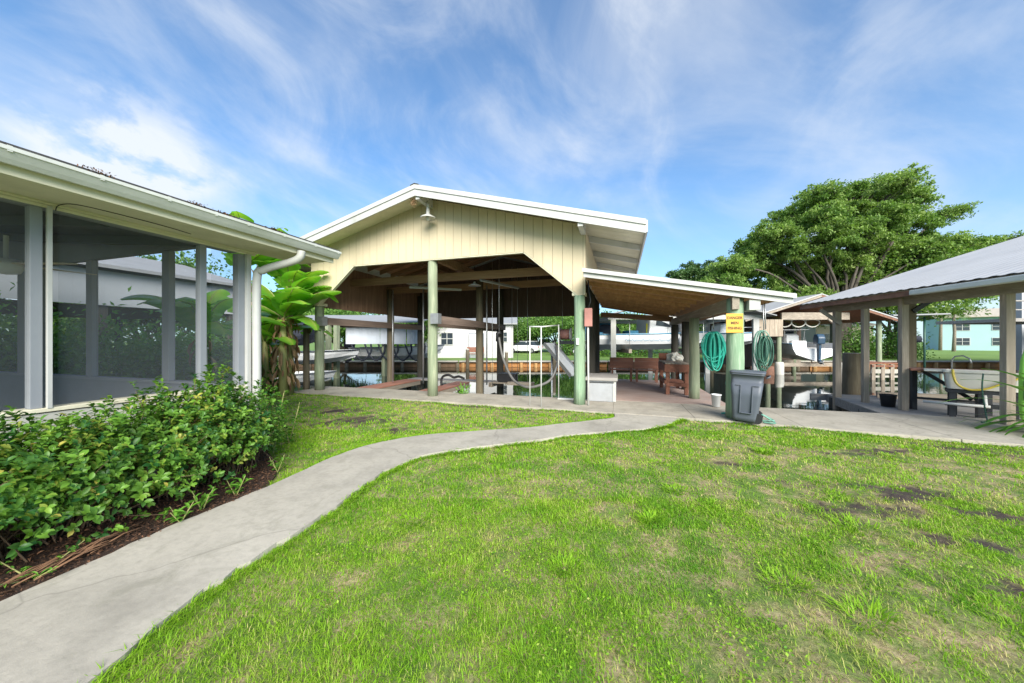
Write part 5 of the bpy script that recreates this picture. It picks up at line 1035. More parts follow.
# banana plants
def banana(x, y, h, nleaf, L_, label, seed, dead=60, azs=None):
    o = thing('banana_plant', label, 'banana plant', (x, y, -.05), 'banana plants behind the porch'); r = random.Random(seed)
    for q in range(2 if h > 1.5 else 1):
        ox, oy = r.uniform(-.2, .2) * q, r.uniform(-.2, .2) * q; MB().tube([(x + ox, y + oy, -.1), (x + ox * 1.2, y + oy, h * .5), (x + ox * 1.4, y + oy, h * (1 - .2 * q))], [.12, .10, .06], 12).build('stem', 'bananastem', o)
    for i in range(nleaf):
        a = (i * 2.4 + r.uniform(-.4, .4)) if azs is None else azs[i % len(azs)] + r.uniform(-.15, .15); e = r.uniform(.95, 1.45) if i % 3 else r.uniform(.4, .8); Lr = L_ * r.uniform(.8, 1.1); K = 18; droop = r.uniform(1.2, 1.9) / K; wmax = .30 * Lr / 1.3 * r.uniform(.85, 1.15)
        p = Vector((x, y, h - .1 + r.uniform(-.15, .15))); vs, fs, tn = [], [], []; side = Vector((-math.sin(a), math.cos(a), 0)); stem = []
        for k in range(K + 1):
            t = k / K; d = Vector((math.cos(a) * math.cos(e), math.sin(a) * math.cos(e), math.sin(e))); up_ = side.cross(d).normalized() * -1
            if up_.z < 0: up_ = -up_
            ww = 0.012 if t < .16 else wmax * math.sin(math.pi * min(1, (t - .12) / .9)) ** .55
            tear = [(1 - (.35 * r.random() if r.random() < .3 else 0)) for _ in (0, 1)]
            vs += [tuple(p - side * ww * tear[0] - up_ * ww * .28), tuple(p), tuple(p + side * ww * tear[1] - up_ * ww * .28)]; tt = .25 + .3 * r.random(); tn += [tt, .95, tt]; stem.append(tuple(p - up_ * .004))
            p = p + d * Lr / K; e -= droop * (.4 + 1.3 * t)
        for k in range(K):
            for s2 in (0, 1):
                if r.random() < .06 and k > 4: continue
                fs.append((3 * k + s2, 3 * k + s2 + 1, 3 * k + s2 + 4, 3 * k + s2 + 3))
        off = np.array(o.location); lf = arr_mesh('leaf', np.array(vs) - off, np.array(fs).ravel(), np.full(len(fs), 4), 'bananaleaf', o, tn, True)
        MB().tube(stem, [.022 * (1 - .85 * k / K) for k in range(K + 1)], 5, False).build('midrib', 'bananastem', lf, fix=False)
        lf.children[0].location = (0, 0, 0)
    if dead:
        rr_ = np.random.default_rng(seed); n = dead; ang = rr_.random(n) * 6.28; zz_ = rr_.uniform(.15, 1, n) * h; pos = np.stack([x + np.cos(ang) * .13, y + np.sin(ang) * .13, zz_], 1); d = np.stack([np.cos(ang) * .35, np.sin(ang) * .35, -np.ones(n)], 1)
        leaves('dead_leaves', pos, d, np.stack([np.cos(ang), np.sin(ang), np.zeros(n)], 1) + rr_.normal(0, .5, (n, 3)), rr_.uniform(.2, .5, n), rr_.uniform(.05, .12, n), 'deadleaf', o, rr_.random(n), loc=tuple(o.location), curl=.1)
    return o
banana(-9.0, 7.3, 2.25, 15, 1.7, 'banana plant with brown hanging dead leaves beside the left boathouse pole', 3, 60, azs=[.0, -.35, .5, 2.9, 1.2, -2.6, 2.0, -1.5, .2, 3.4, .9])
banana(-9.3, 7.75, 2.9, 12, 1.5, 'upright banana plant rising behind the brown skirted one', 15, 50)
banana(-9.75, 7.35, 1.5, 10, 1.4, 'low leafy banana shoot beside the porch downspout', 16, 20)
banana(-9.9, 6.9, 3.6, 11, 1.9, 'tallest banana plant with a leaf tip showing above the porch roof', 5, 60)
banana(-9.0, 5.35, 1.75, 11, 1.6, 'banana plant with broad leaves seen through the porch screens', 8, 20)
banana(-9.75, 8.1, 2.0, 11, 1.4, 'small banana plant behind the leftmost boathouse pole', 9, 50)
o = thing('timber_post', 'short grey timber post among the banana plants', 'post', (-9.35, 8.1, 0)); pole(-9.45, 8.45, -.1, 2.05, .09, 'polewet', o, 'log'); MB().box(-9.52, -9.25, 8.40, 8.44, 1.75, 1.95).build('cross_piece', 'polewet', o)
# generic leafy bush
def bush(loc, rx, ry, h, n, label, mat='farleaf', seed=1, leaf=.12, name='bush', grp=None):
    o = thing(name, label, 'bush', loc, grp); r = np.random.default_rng(seed); nc = max(14, n // 60)
    u = r.normal(size=(nc, 3)); u[:, 2] = np.abs(u[:, 2]); u /= np.linalg.norm(u, axis=1, keepdims=True); cc = u * (rx, ry, h) * (.55 + .35 * r.random((nc, 1)))
    i = r.integers(0, nc, n); sc_ = np.array((rx, ry, h)) * .22; pos = cc[i] + r.normal(size=(n, 3)) * sc_; pos[:, 2] = np.abs(pos[:, 2]); d = rand_unit(n) + u[i] * .6
    leaves('foliage', pos, d, rand_unit(n) + (0, 0, .8), r.uniform(.7, 1.3, n) * leaf, r.uniform(.4, .6, n) * leaf, mat, o, np.clip(.4 + .25 * r.normal(size=nc)[i] + r.normal(0, .12, n), 0, 1), tmpl='quad')
    g = MB()
    for k in range(6): q = cc[r.integers(0, nc)]; g.tube([(0, 0, 0), tuple(q * .5), tuple(q * .9)], [.04, .025, .01], 5, False)
    g.build('stems', 'twig', o, world=False, fix=False); return o
# bushes behind the porch, seen through its screens
lbl = ['leafy bush behind the left porch screen', 'broad bush between the left and middle end posts of the porch', 'tall bush behind the middle of the porch end screen', 'bush at the foot of the banana plants', 'bush beside the stems of the screened banana plant', 'dark bush behind the porch wall panel']
for i, (x, y, rx, h) in enumerate(((-13.2, 4.3, 1.2, 1.9), (-12.5, 5.2, 1.3, 1.8), (-11.6, 6.3, 1.2, 1.7), (-10.5, 7.4, .9, 1.5), (-9.6, 5.9, .8, 1.2), (-13.3, 3.2, 1.3, 2.2))): bush((x, y, -.05), rx, rx * .9, h + .15, 3600, lbl[i], 'weedleaf', 30 + i, .15, grp='bushes behind the porch')
# trees
def tree(name, label, loc, h, spread, trunk_r, mat, seed, nleaf=26000, leaf=.22, levels=4, lean=(0, 0), cat='tree', trunkh=.22, flat=.8, group=None, clus=.9, low=False):
    o = thing(name, label, cat, loc, group); r = random.Random(seed); g = MB(); tips = []
    def grow(p, d, L_, rad, lv):
        pts = [p]; rs_ = [rad]; q = p.copy(); dd = d.copy(); K = 4
        for k in range(K):
            dd = (dd + Vector((r.uniform(-.22, .22), r.uniform(-.22, .22), r.uniform(-.08, .14)))).normalized(); q = q + dd * L_ / K; pts.append(q.copy()); rs_.append(rad * (1 - .45 * (k + 1) / K))
            if lv >= levels - (2 if low else 1): tips.append((q.copy(), lv))
        g.tube(pts, rs_, 7 if lv < 2 else 4, False)
        if lv >= levels: tips.append((q, lv)); return
        nb = r.choice((3, 4)) if lv < 2 else r.choice((2, 3, 3))
        for b_ in range(nb):
            a = b_ * 2 * math.pi / nb + r.uniform(-.6, .6); sp = r.uniform(.5, 1.0); hv = Vector((math.cos(a), math.sin(a), 0)); nd = (dd * (1 - sp * .45) + hv * sp * 1.1 + Vector((0, 0, .10))).normalized(); nd.z *= flat; nd.normalize()
            grow(pts[-1] if b_ < 2 else pts[-2], nd, L_ * r.uniform(.62, .86), rs_[-1] * .72, lv + 1)
    hT = h * trunkh; g.tube([(0, 0, -.3), (lean[0] * .4, lean[1] * .4, hT * .5), (lean[0], lean[1], hT)], [trunk_r * 1.3, trunk_r, trunk_r * .9], 10, False); base = Vector((lean[0], lean[1], hT))
    for b_ in range(5):
        a = b_ * 2 * math.pi / 5 + r.uniform(-.4, .4); sp = r.uniform(.5, 1.3) if b_ else .05; grow(base, Vector((math.cos(a) * sp, math.sin(a) * sp, 1.0 * flat)).normalized(), spread * .33, trunk_r * .55, 1)
    T = np.array([tuple(t[0]) for t in tips])
    # fit the crown to the wanted height and spread
    zmax = T[:, 2].max(); fz = (h * .94 - hT) / (zmax - hT); rmax = np.percentile(np.hypot(T[:, 0] - lean[0], T[:, 1] - lean[1]), 95); fxy = spread * .5 / rmax
    def fit(p): 
        z = p[2] if p[2] < hT else hT + (p[2] - hT) * fz; k = 1 if p[2] < hT else 1 + (fxy - 1) * min(1, (p[2] - hT) / 1.0); return ((p[0] - lean[0]) * k + lean[0] if p[2] >= hT else p[0], (p[1] - lean[1]) * k + lean[1] if p[2] >= hT else p[1], z)
    g.v = [fit(p) for p in g.v]; T = np.array([fit(t) for t in T]); g.build('trunk', 'bark', o, world=False, fix=False)
    rr_ = np.random.default_rng(seed); i = rr_.integers(0, len(T), nleaf); sg = clus * (.5 + .8 * rr_.random(len(T)))[i]
    pos = T[i] + rr_.normal(size=(nleaf, 3)) * np.stack([sg, sg, sg * .45], 1) * .55; pos[:, 2] = np.maximum(pos[:, 2], .25)
    base_t = np.clip(.42 + .22 * rr_.normal(size=len(T)), 0, 1)[i]
    leaves('crown', pos, rand_unit(nleaf), rand_unit(nleaf) * .7 + (0, 0, .8), leaf * rr_.uniform(.6, 1.3, nleaf), leaf * .6, mat, o, np.clip(base_t + rr_.normal(0, .12, nleaf), 0, 1), tmpl='quad')
    return o
def lobed_tree(name, label, base, D, lobes, trunk_r, forkz, mat, seed, nleaf, leaf, group=None):
    """a trunk with one limb to every clump of the crown; lobes = (X, z, radius) as seen across, each with its own depth"""
    o = thing(name, label, 'tree', W(base, D, 0), group); r = random.Random(seed); rn = np.random.default_rng(seed); g = MB(); O = W(base, D, 0); P_, T_, n_tot = [], [], sum(l[2] ** 2 for l in lobes)
    g.tube([(0, 0, -.3), (.1, .1, forkz * .5), (0, 0, forkz)], [trunk_r * 1.35, trunk_r, trunk_r * .95], 12, False)
    for li, (X_, z, rad) in enumerate(lobes):
        dD = r.uniform(-3.0, 3.0) if li % 2 else r.uniform(-1.0, 4.0); rad *= 1.05; X_ -= .9; f_ = (D + dD) / D; c = W(X_ * f_, D + dD, 1.5 + (z - .2 - 1.5) * f_) - O; n_l = int(nleaf * rad ** 2 / n_tot)
        st = Vector((0, 0, forkz * r.uniform(.75, 1.0))); h1 = st.lerp(c, .35) + Vector((r.uniform(-.6, .6), r.uniform(-.6, .6), .9)); h2 = st.lerp(c, .7) + Vector((r.uniform(-.7, .7), r.uniform(-.7, .7), .6)); r0 = trunk_r * r.uniform(.16, .28)
        limb = [st, h1, h2, c]; g.tube(smooth_line([tuple(p) for p in limb], 3), [r0 * (1 - .75 * k / 9) for k in range(10)], 7, False)
        ns = int(16 + rad * 7); subs = []
        for k in range(ns):
            u = Vector(rn.normal(size=3)).normalized(); rr = rad * r.uniform(.45, 1.05); q = c + Vector((u.x * rr, u.y * rr * 1.1, u.z * rr * .62)); frm = h2.lerp(c, r.uniform(.2, 1)); mid = frm.lerp(q, .5) + Vector((r.uniform(-.3, .3), r.uniform(-.3, .3), r.uniform(0, .35)))
            g.tube([frm, mid, q], [r0 * .22, r0 * .13, .015], 4, False); subs.append((q, r.uniform(.35, .85)));
            for m_ in range(3): e_ = q + Vector((r.uniform(-1, 1), r.uniform(-1, 1), r.uniform(-.35, .45))) * .8; g.tube([mid.lerp(q, .6), e_], [.03, .01], 3, False); subs.append((e_, r.uniform(.25, .55)))
        C_ = np.array([tuple(q[0]) for q in subs]); S2 = np.array([q[1] for q in subs]); i = rn.integers(0, len(subs), n_l); v_ = rn.normal(size=(n_l, 3)); v_ /= np.linalg.norm(v_, axis=1, keepdims=True); v_ *= (rn.random((n_l, 1)) ** .5)
        P_.append(C_[i] + v_ * S2[i][:, None] * (1.05, 1.05, .55)); T_.append(np.clip(.42 + .17 * rn.normal(size=len(subs))[i] + .10 * rn.normal() + rn.normal(0, .13, n_l), 0, 1))
    g.build('trunk', 'bark', o, world=False, fix=False); P_ = np.concatenate(P_); T_ = np.concatenate(T_); n_ = len(P_)
    leaves('crown', P_, rand_unit(n_), rand_unit(n_) * .7 + (0, 0, .8), leaf * rn.uniform(.6, 1.35, n_), leaf * .55, mat, o, T_, tmpl='quad'); return o
lobed_tree('oak_tree', 'large spreading live oak rising behind the right shelter roof', 29.5, 31, [(30.5, 11.9, 1.7), (35, 12.8, 1.7), (26.5, 9.8, 1.6), (38.5, 10, 1.7), (31, 8.6, 1.8), (34.5, 10.2, 1.8), (23.2, 9.3, 1.5), (29.2, 12.8, 1.5), (36.8, 14.8, 1.2), (35.6, 15.9, 1.3), (33.2, 15.4, 1.3), (28.6, 14.9, 1.3), (26, 12.6, 1.6), (31.6, 15.0, 1.2), (22.8, 10.2, 1.4), (20.6, 8.6, 1.2), (27.3, 13.6, 1.9), (30.6, 13.4, 1.9), (34.6, 14.3, 2.0), (37.4, 13.6, 1.5), (40.2, 13.2, 1.0), (33.0, 12.0, 2.2), (24.6, 11.2, 1.7), (28.5, 10.8, 2.5), (32.6, 9.4, 2.4), (36.8, 11.4, 1.9), (22.0, 8.4, 1.7), (25.4, 8.4, 2.2), (29.0, 7.6, 2.4), (35.8, 8.2, 2.3), (39.8, 9.7, 2.0), (43.2, 10.3, 1.3), (45.6, 10.6, .9), (20.0, 6.8, 1.5), (24.0, 5.8, 1.9), (27.5, 5.2, 2.0), (33, 5.8, 2.0), (40.8, 7.2, 1.9)], .75, 3.6, 'oakleaf', 12, 240000, .22)
lobed_tree('oak_tree', 'low small crowned oak just above the right tip of the canopy roof', 24.0, 44, [(25.0, 10.6, 1.9), (22.8, 10.0, 1.4), (27.5, 9.9, 1.8), (24.0, 8.4, 1.9), (27, 7.6, 1.9), (30, 9.0, 2.0)], .4, 4.0, 'oakleaf2', 13, 30000, .30)
tree('oak_tree', 'second live oak behind the corrugated roof, right of the tall oak', W(40.5, 36, 0), 13.0, 20, .5, 'oakleaf', 23, 45000, .30, 4, trunkh=.25, clus=1.3)
tree('shade_tree', 'low tree with reddish trunk beyond the red dock', W(33.5, 30.5, 0), 7.0, 9, .3, 'oakleaf', 52, 14000, .26, 4, clus=1.1, trunkh=.3)
for i, (X_, D_, h, s2, lb) in enumerate(((-16, 33, 5.0, 7, 'rounded tree beyond the white curtains at the far left bank'), (-8.6, 31, 4.4, 5, 'small tree left of the white canal house'), (-24, 36, 6.5, 10, 'tall leafy tree behind the left neighbour building'), (3.5, 47, 5.2, 8, 'leafy tree behind the parked white car'), (9.5, 43, 5.0, 8, 'leafy tree behind the hose reel across the canal'), (-36, 34, 9, 14, 'broad tree seen above the neighbour roof through the screens'), (13, 38, 4.6, 7, 'leafy tree behind the white posted shelter'), (19, 40, 5.2, 8, 'leafy tree behind the teal hose'), (-3.5, 44, 6.0, 9, 'leafy tree rising behind the white canal house'), (6.5, 52, 7.0, 10, 'taller tree beyond the beige cottage'), (-20, 40, 6.5, 9, 'tree behind the pale curtain shelter'))):
    tree('shade_tree', lb, W(X_, D_, 0), h, s2, .22, 'farleaf', 60 + i, 15000, .26, 3, cat='tree', trunkh=.15, clus=1.2, group='trees on the far bank')
for i, (X_, D_, lb) in enumerate(((6.2, 36, 'low hedge left of the white shelter across the canal'), (9.6, 33, 'green bush behind the yellow life jacket'), (12.6, 34, 'green bush behind the black canopy pole'), (28.3, 28.5, 'dark green bush between the right shelter posts'), (-9.7, 29.0, 'bush beside the white canal house'), (32.3, 29.5, 'rusty trellis bush beyond the red dock'))):
    bush(W(X_, D_, 0), 2.0 if D_ > 29 else 1.3, 1.5, 2.6 if i != 4 else 1.6, 2600, lb, 'farleaf', 80 + i, .22)
tuf = [('bushy thicket', -30, 29)]
for i, (X_, D_, h_, lb) in enumerate(((-3.2, 24.8, .9, 'thin piling standing off the white canal house'), (-.4, 25.2, .7, 'short piling beside the orange seawall'), (3.0, 24.6, 1.3, 'piling in front of the parked white car'), (4.4, 23.0, 1.6, 'tall piling left of the white posted shelter'), (13.0, 22.5, 1.5, 'piling between the two boat shelters'), (-5.6, 22.4, 1.2, 'piling right of the pale curtains'), (24.9, 21.5, 1.4, 'piling seen past the bar table'))):
    q = W(X_, D_); o = thing('piling', lb, 'piling', q, 'pilings standing in the canal'); pole(q.x, q.y, -2, h_, .13, 'polewet', o, 'log'); MB().lathe(q.x, q.y, [(.14, h_ - .02), (.15, h_ + .02), (.001, h_ + .14)], 12).build('pile_cap', 'cap', o)
# palms
def palm(loc, h, label, seed, L_=2.4, n=26, mat='palmleaf'):
    o = thing('palm_tree', label, 'palm', loc); r = random.Random(seed); MB().tube([(0, 0, -.3), (.1, 0, h * .5), (.0, .05, h)], [.22, .17, .15], 10).build('trunk', 'palmbark', o, world=False); vs, fs, tn = [], [], []
    for i in range(n):
        a = i * 2.4; e = r.uniform(-.3, 1.3); p = Vector((0, 0, h)); K = 10; t_ = r.random()
        for k in range(K):
            d = Vector((math.cos(a) * math.cos(e), math.sin(a) * math.cos(e), math.sin(e))); sd_ = Vector((-math.sin(a), math.cos(a), 0)); q = p + d * L_ / K
            for s2 in (-1, 1):
                for m_ in (0, .5):
                    b0 = len(vs); pp = p.lerp(q, m_); wl = .62 * math.sin(math.pi * (k + 1) / (K + 2)) ** .6; tip = pp + sd_ * s2 * wl + d * .25 - Vector((0, 0, .18)); vs += [tuple(pp), tuple(pp + d * .07), tuple(tip)]; fs += [b0, b0 + 1, b0 + 2]; tn += [t_] * 3
            p = q; e -= 1.7 / K
    arr_mesh('crown', vs, fs, np.full(len(fs) // 3, 3), mat, o, tn); return o
palm(W(64, 50, 0), 5.6, 'small palm in front of the turquoise house roof', 2, 2.6); palm(W(69.5, 56, 0), 10.5, 'tall slender trunk palm in front of the turquoise house', 3, 3.0)
for i, (x, y, h_, s2, lb) in enumerate(((-27, 5, 7.0, 9, 'leafy tree above the neighbour roof, seen through the left end screen'), (-25.5, 13, 6.6, 9, 'leafy tree above the neighbour roof beside the screened banana leaves'))): tree('shade_tree', lb, (x, y, 0), h_, s2, .22, 'farleaf', 140 + i, 20000, .24, 3, trunkh=.12, clus=1.3, group='trees beyond the neighbour boathouse')
for i, (x, y, h_, lb) in enumerate(((-23.5, 1.5, 3.0, 'tall bush beyond the neighbour boathouse posts, left end'), (-23.8, 5.5, 3.2, 'tall bush beyond the neighbour boathouse posts, middle'), (-23.5, 9.5, 3.0, 'tall bush beyond the neighbour boathouse posts, right end'), (-19.5, 13.0, 2.6, 'broad bush past the far corner of the neighbour boathouse'), (-15.5, 9.8, 2.0, 'bush under the far end of the neighbour side panel'))): bush((x, y, -.05), 2.4 if i < 4 else 1.5, 2.2, h_, 3600, lb, 'farleaf', 150 + i, .2, grp='bushes beyond the neighbour boathouse')
# ------------------------------------------------------------------ far houses
def house(name, label, X0, X1, D0, D1, h, mat, roofmat, wins=(), doors=(), rise=1.2, ridge='X', z0=.05, over=.4, cat='house', ang=0):
    W0 = globals()['W']; o = thing(name, label, cat, W0((X0 + X1) / 2, (D0 + D1) / 2, z0)); ca_, sa_ = math.cos(R(ang)), math.sin(R(ang))
    def W(X_, D_, z=0): return W0(X0 + (X_ - X0) * ca_ - (D_ - D0) * sa_, D0 + (X_ - X0) * sa_ + (D_ - D0) * ca_, z)
    P4 = [W(X0, D0), W(X1, D0), W(X1, D1), W(X0, D1)]
    g = MB(); g.add([Vector((p.x, p.y, z0 - .1)) for p in P4] + [Vector((p.x, p.y, h)) for p in P4], [(0, 1, 5, 4), (1, 2, 6, 5), (2, 3, 7, 6), (3, 0, 4, 7), (4, 5, 6, 7)]); g.build('wall', mat, o)
    for (x, z, ww, hh) in wins:
        f = MB().beam(W(x - ww / 2 - .08, D0 - .03, z), W(x + ww / 2 + .08, D0 - .03, z), .06, hh + .16).build('window', 'white', o); MB().beam(W(x - ww / 2, D0 - .075, z), W(x + ww / 2, D0 - .075, z), .03, hh).build('pane', 'glass', f)
        MB().beam(W(x, D0 - .1, z - hh / 2), W(x, D0 - .1, z + hh / 2), .06, .03).build('mullion', 'white', f); MB().beam(W(x - ww / 2, D0 - .1, z), W(x + ww / 2, D0 - .1, z), .03, .05).build('mullion', 'white', f)
    for (x, ww, hh) in doors:
        f = MB().beam(W(x - ww / 2, D0 - .04, z0 + hh / 2), W(x + ww / 2, D0 - .04, z0 + hh / 2), .06, hh).build('door', 'white_clean', o); MB().beam(W(x - ww / 2 - .08, D0 - .02, z0 + hh + .05), W(x + ww / 2 + .08, D0 - .02, z0 + hh + .05), .06, .1).build('door_frame', 'greypaint', f); 
        for s2 in (-1, 1): MB().beam(W(x + s2 * (ww / 2 + .05), D0 - .02, z0), W(x + s2 * (ww / 2 + .05), D0 - .02, z0 + hh), .06, .09).build('door_frame', 'greypaint', f)
    e = over
    if ridge == 'X':
        Dm = (D0 + D1) / 2; quadroof(o, [W(X0 - e, D0 - e, h), W(X1 + e, D0 - e, h), W(X1 + e, Dm, h + rise), W(X0 - e, Dm, h + rise)], roofmat, .12, 'roof'); quadroof(o, [W(X0 - e, Dm, h + rise), W(X1 + e, Dm, h + rise), W(X1 + e, D1 + e, h), W(X0 - e, D1 + e, h)], roofmat, .12, 'roof')
    else:
        Xm = (X0 + X1) / 2; quadroof(o, [W(X0 - e, D0 - e, h), W(Xm, D0 - e, h + rise), W(Xm, D1 + e, h + rise), W(X0 - e, D1 + e, h)], roofmat, .12, 'roof'); quadroof(o, [W(Xm, D0 - e, h + rise), W(X1 + e, D0 - e, h), W(X1 + e, D1 + e, h), W(Xm, D1 + e, h + rise)], roofmat, .12, 'roof')
        g = MB(); A, B_, C_ = W(X0, D0, h), W(X1, D0, h), W(Xm, D0, h + rise * .93); dd = W(0, .15) - W(0, 0); g.add([A, B_, C_, A + dd, B_ + dd, C_ + dd], [(0, 1, 2), (5, 4, 3), (0, 3, 4, 1), (1, 4, 5, 2), (2, 5, 3, 0)]); g.build('gable', mat, o)
    return o
house('canal_house', 'white house with a door and small windows across the canal', -7.0, .1, 30.6, 38, 3.0, 'housewhite', 'roofgrey', [(-5.75, 1.75, 1.0, 1.0), (-.75, 1.9, .6, .8)], [(-3.15, 1.2, 2.1)], .9)
o = thing('bench', 'reddish brown lounge bench in front of the white canal house', 'bench', W(-3.2, 29.2, .05))
for s2 in range(3): MB().beam(W(-3.9, 29.2 + s2 * .18, .45), W(-2.4, 29.2 + s2 * .18, .45), .15, .05).build('seat_slat', 'bench', o)
MB().beam(W(-3.9, 29.75, .8), W(-2.4, 29.75, .8), .05, .45).build('backrest', 'bench', o)
for X_ in (-3.8, -2.5): MB().beam(W(X_, 29.3, .05), W(X_, 29.3, .6), .08, .08).build('leg', 'bench', o); MB().beam(W(X_, 29.7, .05), W(X_, 29.7, .9), .08, .08).build('leg', 'bench', o)
house('beach_house', 'turquoise two storey house with white windows beyond the sink', 72, 98, 58, 67, 5.4, 'turquoise', 'roofbeige', [(x, z, 1.5, 1.1) for x in (74.3, 78.1, 82.4, 86.5, 91) for z in (1.5, 3.9)], [], 1.5, over=.8, ang=-38)
house('cottage', 'beige cottage with wooden porch rail behind the white car', -1.2, 3.6, 49, 56, 4.2, 'beige', 'roofgrey', [(0, 2.9, .9, 1.0), (2.2, 2.9, .9, 1.0)], [(1.1, 1.0, 2.0)], 1.0)
house('cottage', 'small white porch cottage left of the canal house', -12.2, -7.6, 36, 42, 3.0, 'housewhite', 'roofgrey', [(-11.2, 1.7, .8, 1.0)], [(-9.2, .9, 2.0)], 1.0)
house('cottage', 'tan cottage glimpsed beyond the red dock', 37, 44, 42, 50, 3.4, 'beige', 'roofbeige', [(38.5, 1.9, 1, 1), (41, 1.9, 1, 1)], [(42.7, .9, 2.0)], 1.2)
# raised grey deck structure at far right
rdk = thing('raised_deck', 'grey raised deck with open railing behind the right timber post', 'deck', W(24, 17, 0)); 
MB().beam(W(24.2, 18.2, 2.55), W(34, 18.2, 2.55), 3.0, .16).build('platform', 'deckgrey', rdk)
for X_ in (24.4, 26, 27.6, 29.2): MB().beam(W(X_, 16.8, 2.63), W(X_, 16.8, 3.45), .09, .09).build('rail_post', 'greywood', rdk)
MB().beam(W(24.3, 16.8, 3.48), W(31, 16.8, 3.48), .14, .06).build('hand_rail', 'deckgrey', rdk); MB().beam(W(24.3, 16.8, 3.05), W(31, 16.8, 3.05), .05, .05).build('hand_rail', 'deckgrey', rdk)
for X_ in (26.6, 29.8): MB().beam(W(X_, 17.2, -1.9), W(X_, 17.2, 2.5), .2, .2).build('post', 'greywood', rdk)
house('grey_house', 'grey sided house behind the raised deck at the right picture edge', 30.3, 40, 20.5, 21.2, 5.0, 'greyhouse', 'roofgrey', [(31, 3.4, .8, 1.1)], [], 1.0, z0=-.2)
pw = thing('pipe_stand', 'thin green pipes with a dark float standing across the canal', 'pipes', W(26.4, 22.5, 0))
for X_ in (25.2, 26.1, 26.9): MB().tube([W(X_, 22.5, -1.9), W(X_, 22.5, 3.1)], .06, 6).build('pipe', 'hose_dark', pw)
q = W(26.1, 22.4); MB().lathe(q.x, q.y, [(.001, 1.9), (.3, 1.85), (.36, 1.65), (.3, 1.45), (.001, 1.4)], 12).build('float', 'navy', pw); MB().beam(W(24.0, 22.5, 3.15), W(27.6, 22.5, 3.25), 1.6, .08).build('canopy', 'roofgrey', pw)
# ------------------------------------------------------------------ left neighbours
nb_ = thing('neighbour_boathouse', 'pale sided neighbour boathouse seen through the porch screens', 'boathouse', (-15.5, 4, 0))
boards(nb_, 'side_panel', 'shelterwhite', 1, -14.3, -6, 9.7, 2.55, 3.55, .6, .05); g = MB(); g.prism([(-13.95, 3.60), (-18, 4.7), (-22, 3.6), (-22, 3.68), (-18, 4.80), (-13.95, 3.70)], 1, -6.3, 10.0); g.build('roof', 'roofgrey', nb_)
g = MB(); g.prism([(-14.3, 2.55), (-21.7, 2.55), (-21.7, 3.6), (-18, 4.65), (-14.3, 3.6)], 1, 9.7, 9.75); g.build('gable_panel', 'shelterwhite', nb_)
for y in (-5.5, -1.5, 2.5, 6, 9.5):
    for x in (-14.4, -21.5): MB().beam((x, y, -.2), (x, y, 2.6), .2, .2).build('post', 'poledark', nb_)
g = MB(); g.box(-21.7, -14.4, -6, 9.6, 2.5, 2.54); g.build('ceiling', 'darkwood', nb_); 
# faucet stand seen through the screens
o = thing('shower_post', 'thin white post with a red tap seen through the porch screen', 'shower post', (-8.9, 4.9, 0)); q = (-8.3, 5.0); MB().tube([(*q, -.05), (*q, 1.36)], .02, 8).build('pipe', 'pvc', o); MB().tube([(q[0] - .16, q[1], 1.36), (q[0] + .05, q[1], 1.36)], .02, 8).build('arm', 'pvc', o); MB().tube([(q[0] + .0, q[1] - .03, 1.3), (q[0] + .0, q[1] - .07, 1.3)], .035, 8).build('tap', 'copper', o); o.location = (-8.3, 5.0, 0)
for ch in o.children: ch.location = (.6 - .6, 0, 0)
for ch in o.children:
    ch.data.transform(Matrix.Translation((-.6, -.1, 0)))
# white curtain shelter on the left
cs = thing('boat_shelter', 'boat shelter with pale hanging side curtains beyond the left slip', 'boat shelter', W(-9, 19.5, 0))
for X_, D_ in ((-9.9, 18.6), (-9.35, 18.4), (-7.2, 19.5), (-5.2, 19.5), (-12.8, 19)): MB().beam(W(X_, D_, -1.9), W(X_, D_, 2.5), .22, .22).build('post', 'pole', cs)
for X0, X1 in ((-9.25, -7.35), (-7.33, -5.9), (-5.85, -5.2)):
    g = MB()
    for k in range(8): a = X0 + (X1 - X0) * k / 8; b_ = X0 + (X1 - X0) * (k + 1) / 8; g.beam(W(a, 19.2 + .02 * (k % 2), 1.82), W(b_, 19.2 + .02 * ((k + 1) % 2), 1.82), .02, .92)
    g.build('curtain', 'tarp', cs)
MB().beam(W(-13, 19.2, 2.38), W(-5, 19.2, 2.38), .16, .2).build('header', 'beambrown', cs); quadroof(cs, [W(-13.4, 18.4, 2.5), W(-4.9, 18.4, 2.5), W(-4.9, 23, 3.2), W(-13.4, 23, 3.2)], 'roofgrey')
MB().beam(W(-9.9, 18.5, 1.9), W(-10.9, 18.5, 2.45), .1, .12).build('brace', 'greywoodx', cs); MB().beam(W(-9.9, 18.5, .4), W(-11.1, 18.5, 1.1), .1, .12).build('brace', 'greywoodx', cs)
g = MB()
for i in range(5): g.tube(smooth_line([tuple(W(-9.0 + i * .75, 19.3, 1.4)), tuple(W(-8.7 + i * .75, 19.3, .7)), tuple(W(-8.3 + i * .75, 19.3, .45)), tuple(W(-7.9 + i * .75, 19.3, .9)), tuple(W(-7.9 + i * .75, 19.3, 1.4))], 4), .05, 6)
g.build('sling', 'navy', cs)
make_boat('motorboat', 'white motorboat hull hanging behind the pale side curtains', 'boat', W(-7.0, 21.2, .35), YAW + R(3), 5.2, 2.0, .8, None, 'navy', rail=False, stripe='greypaint')
hd = thing('canvas_hood', 'dark navy canvas hood above the left skiff', 'boat cover', W(-10.5, 16, 1.6)); g = MB()
q = W(-10.6, 16.6, 0); n_ = 9
for i in range(n_ + 1): pass
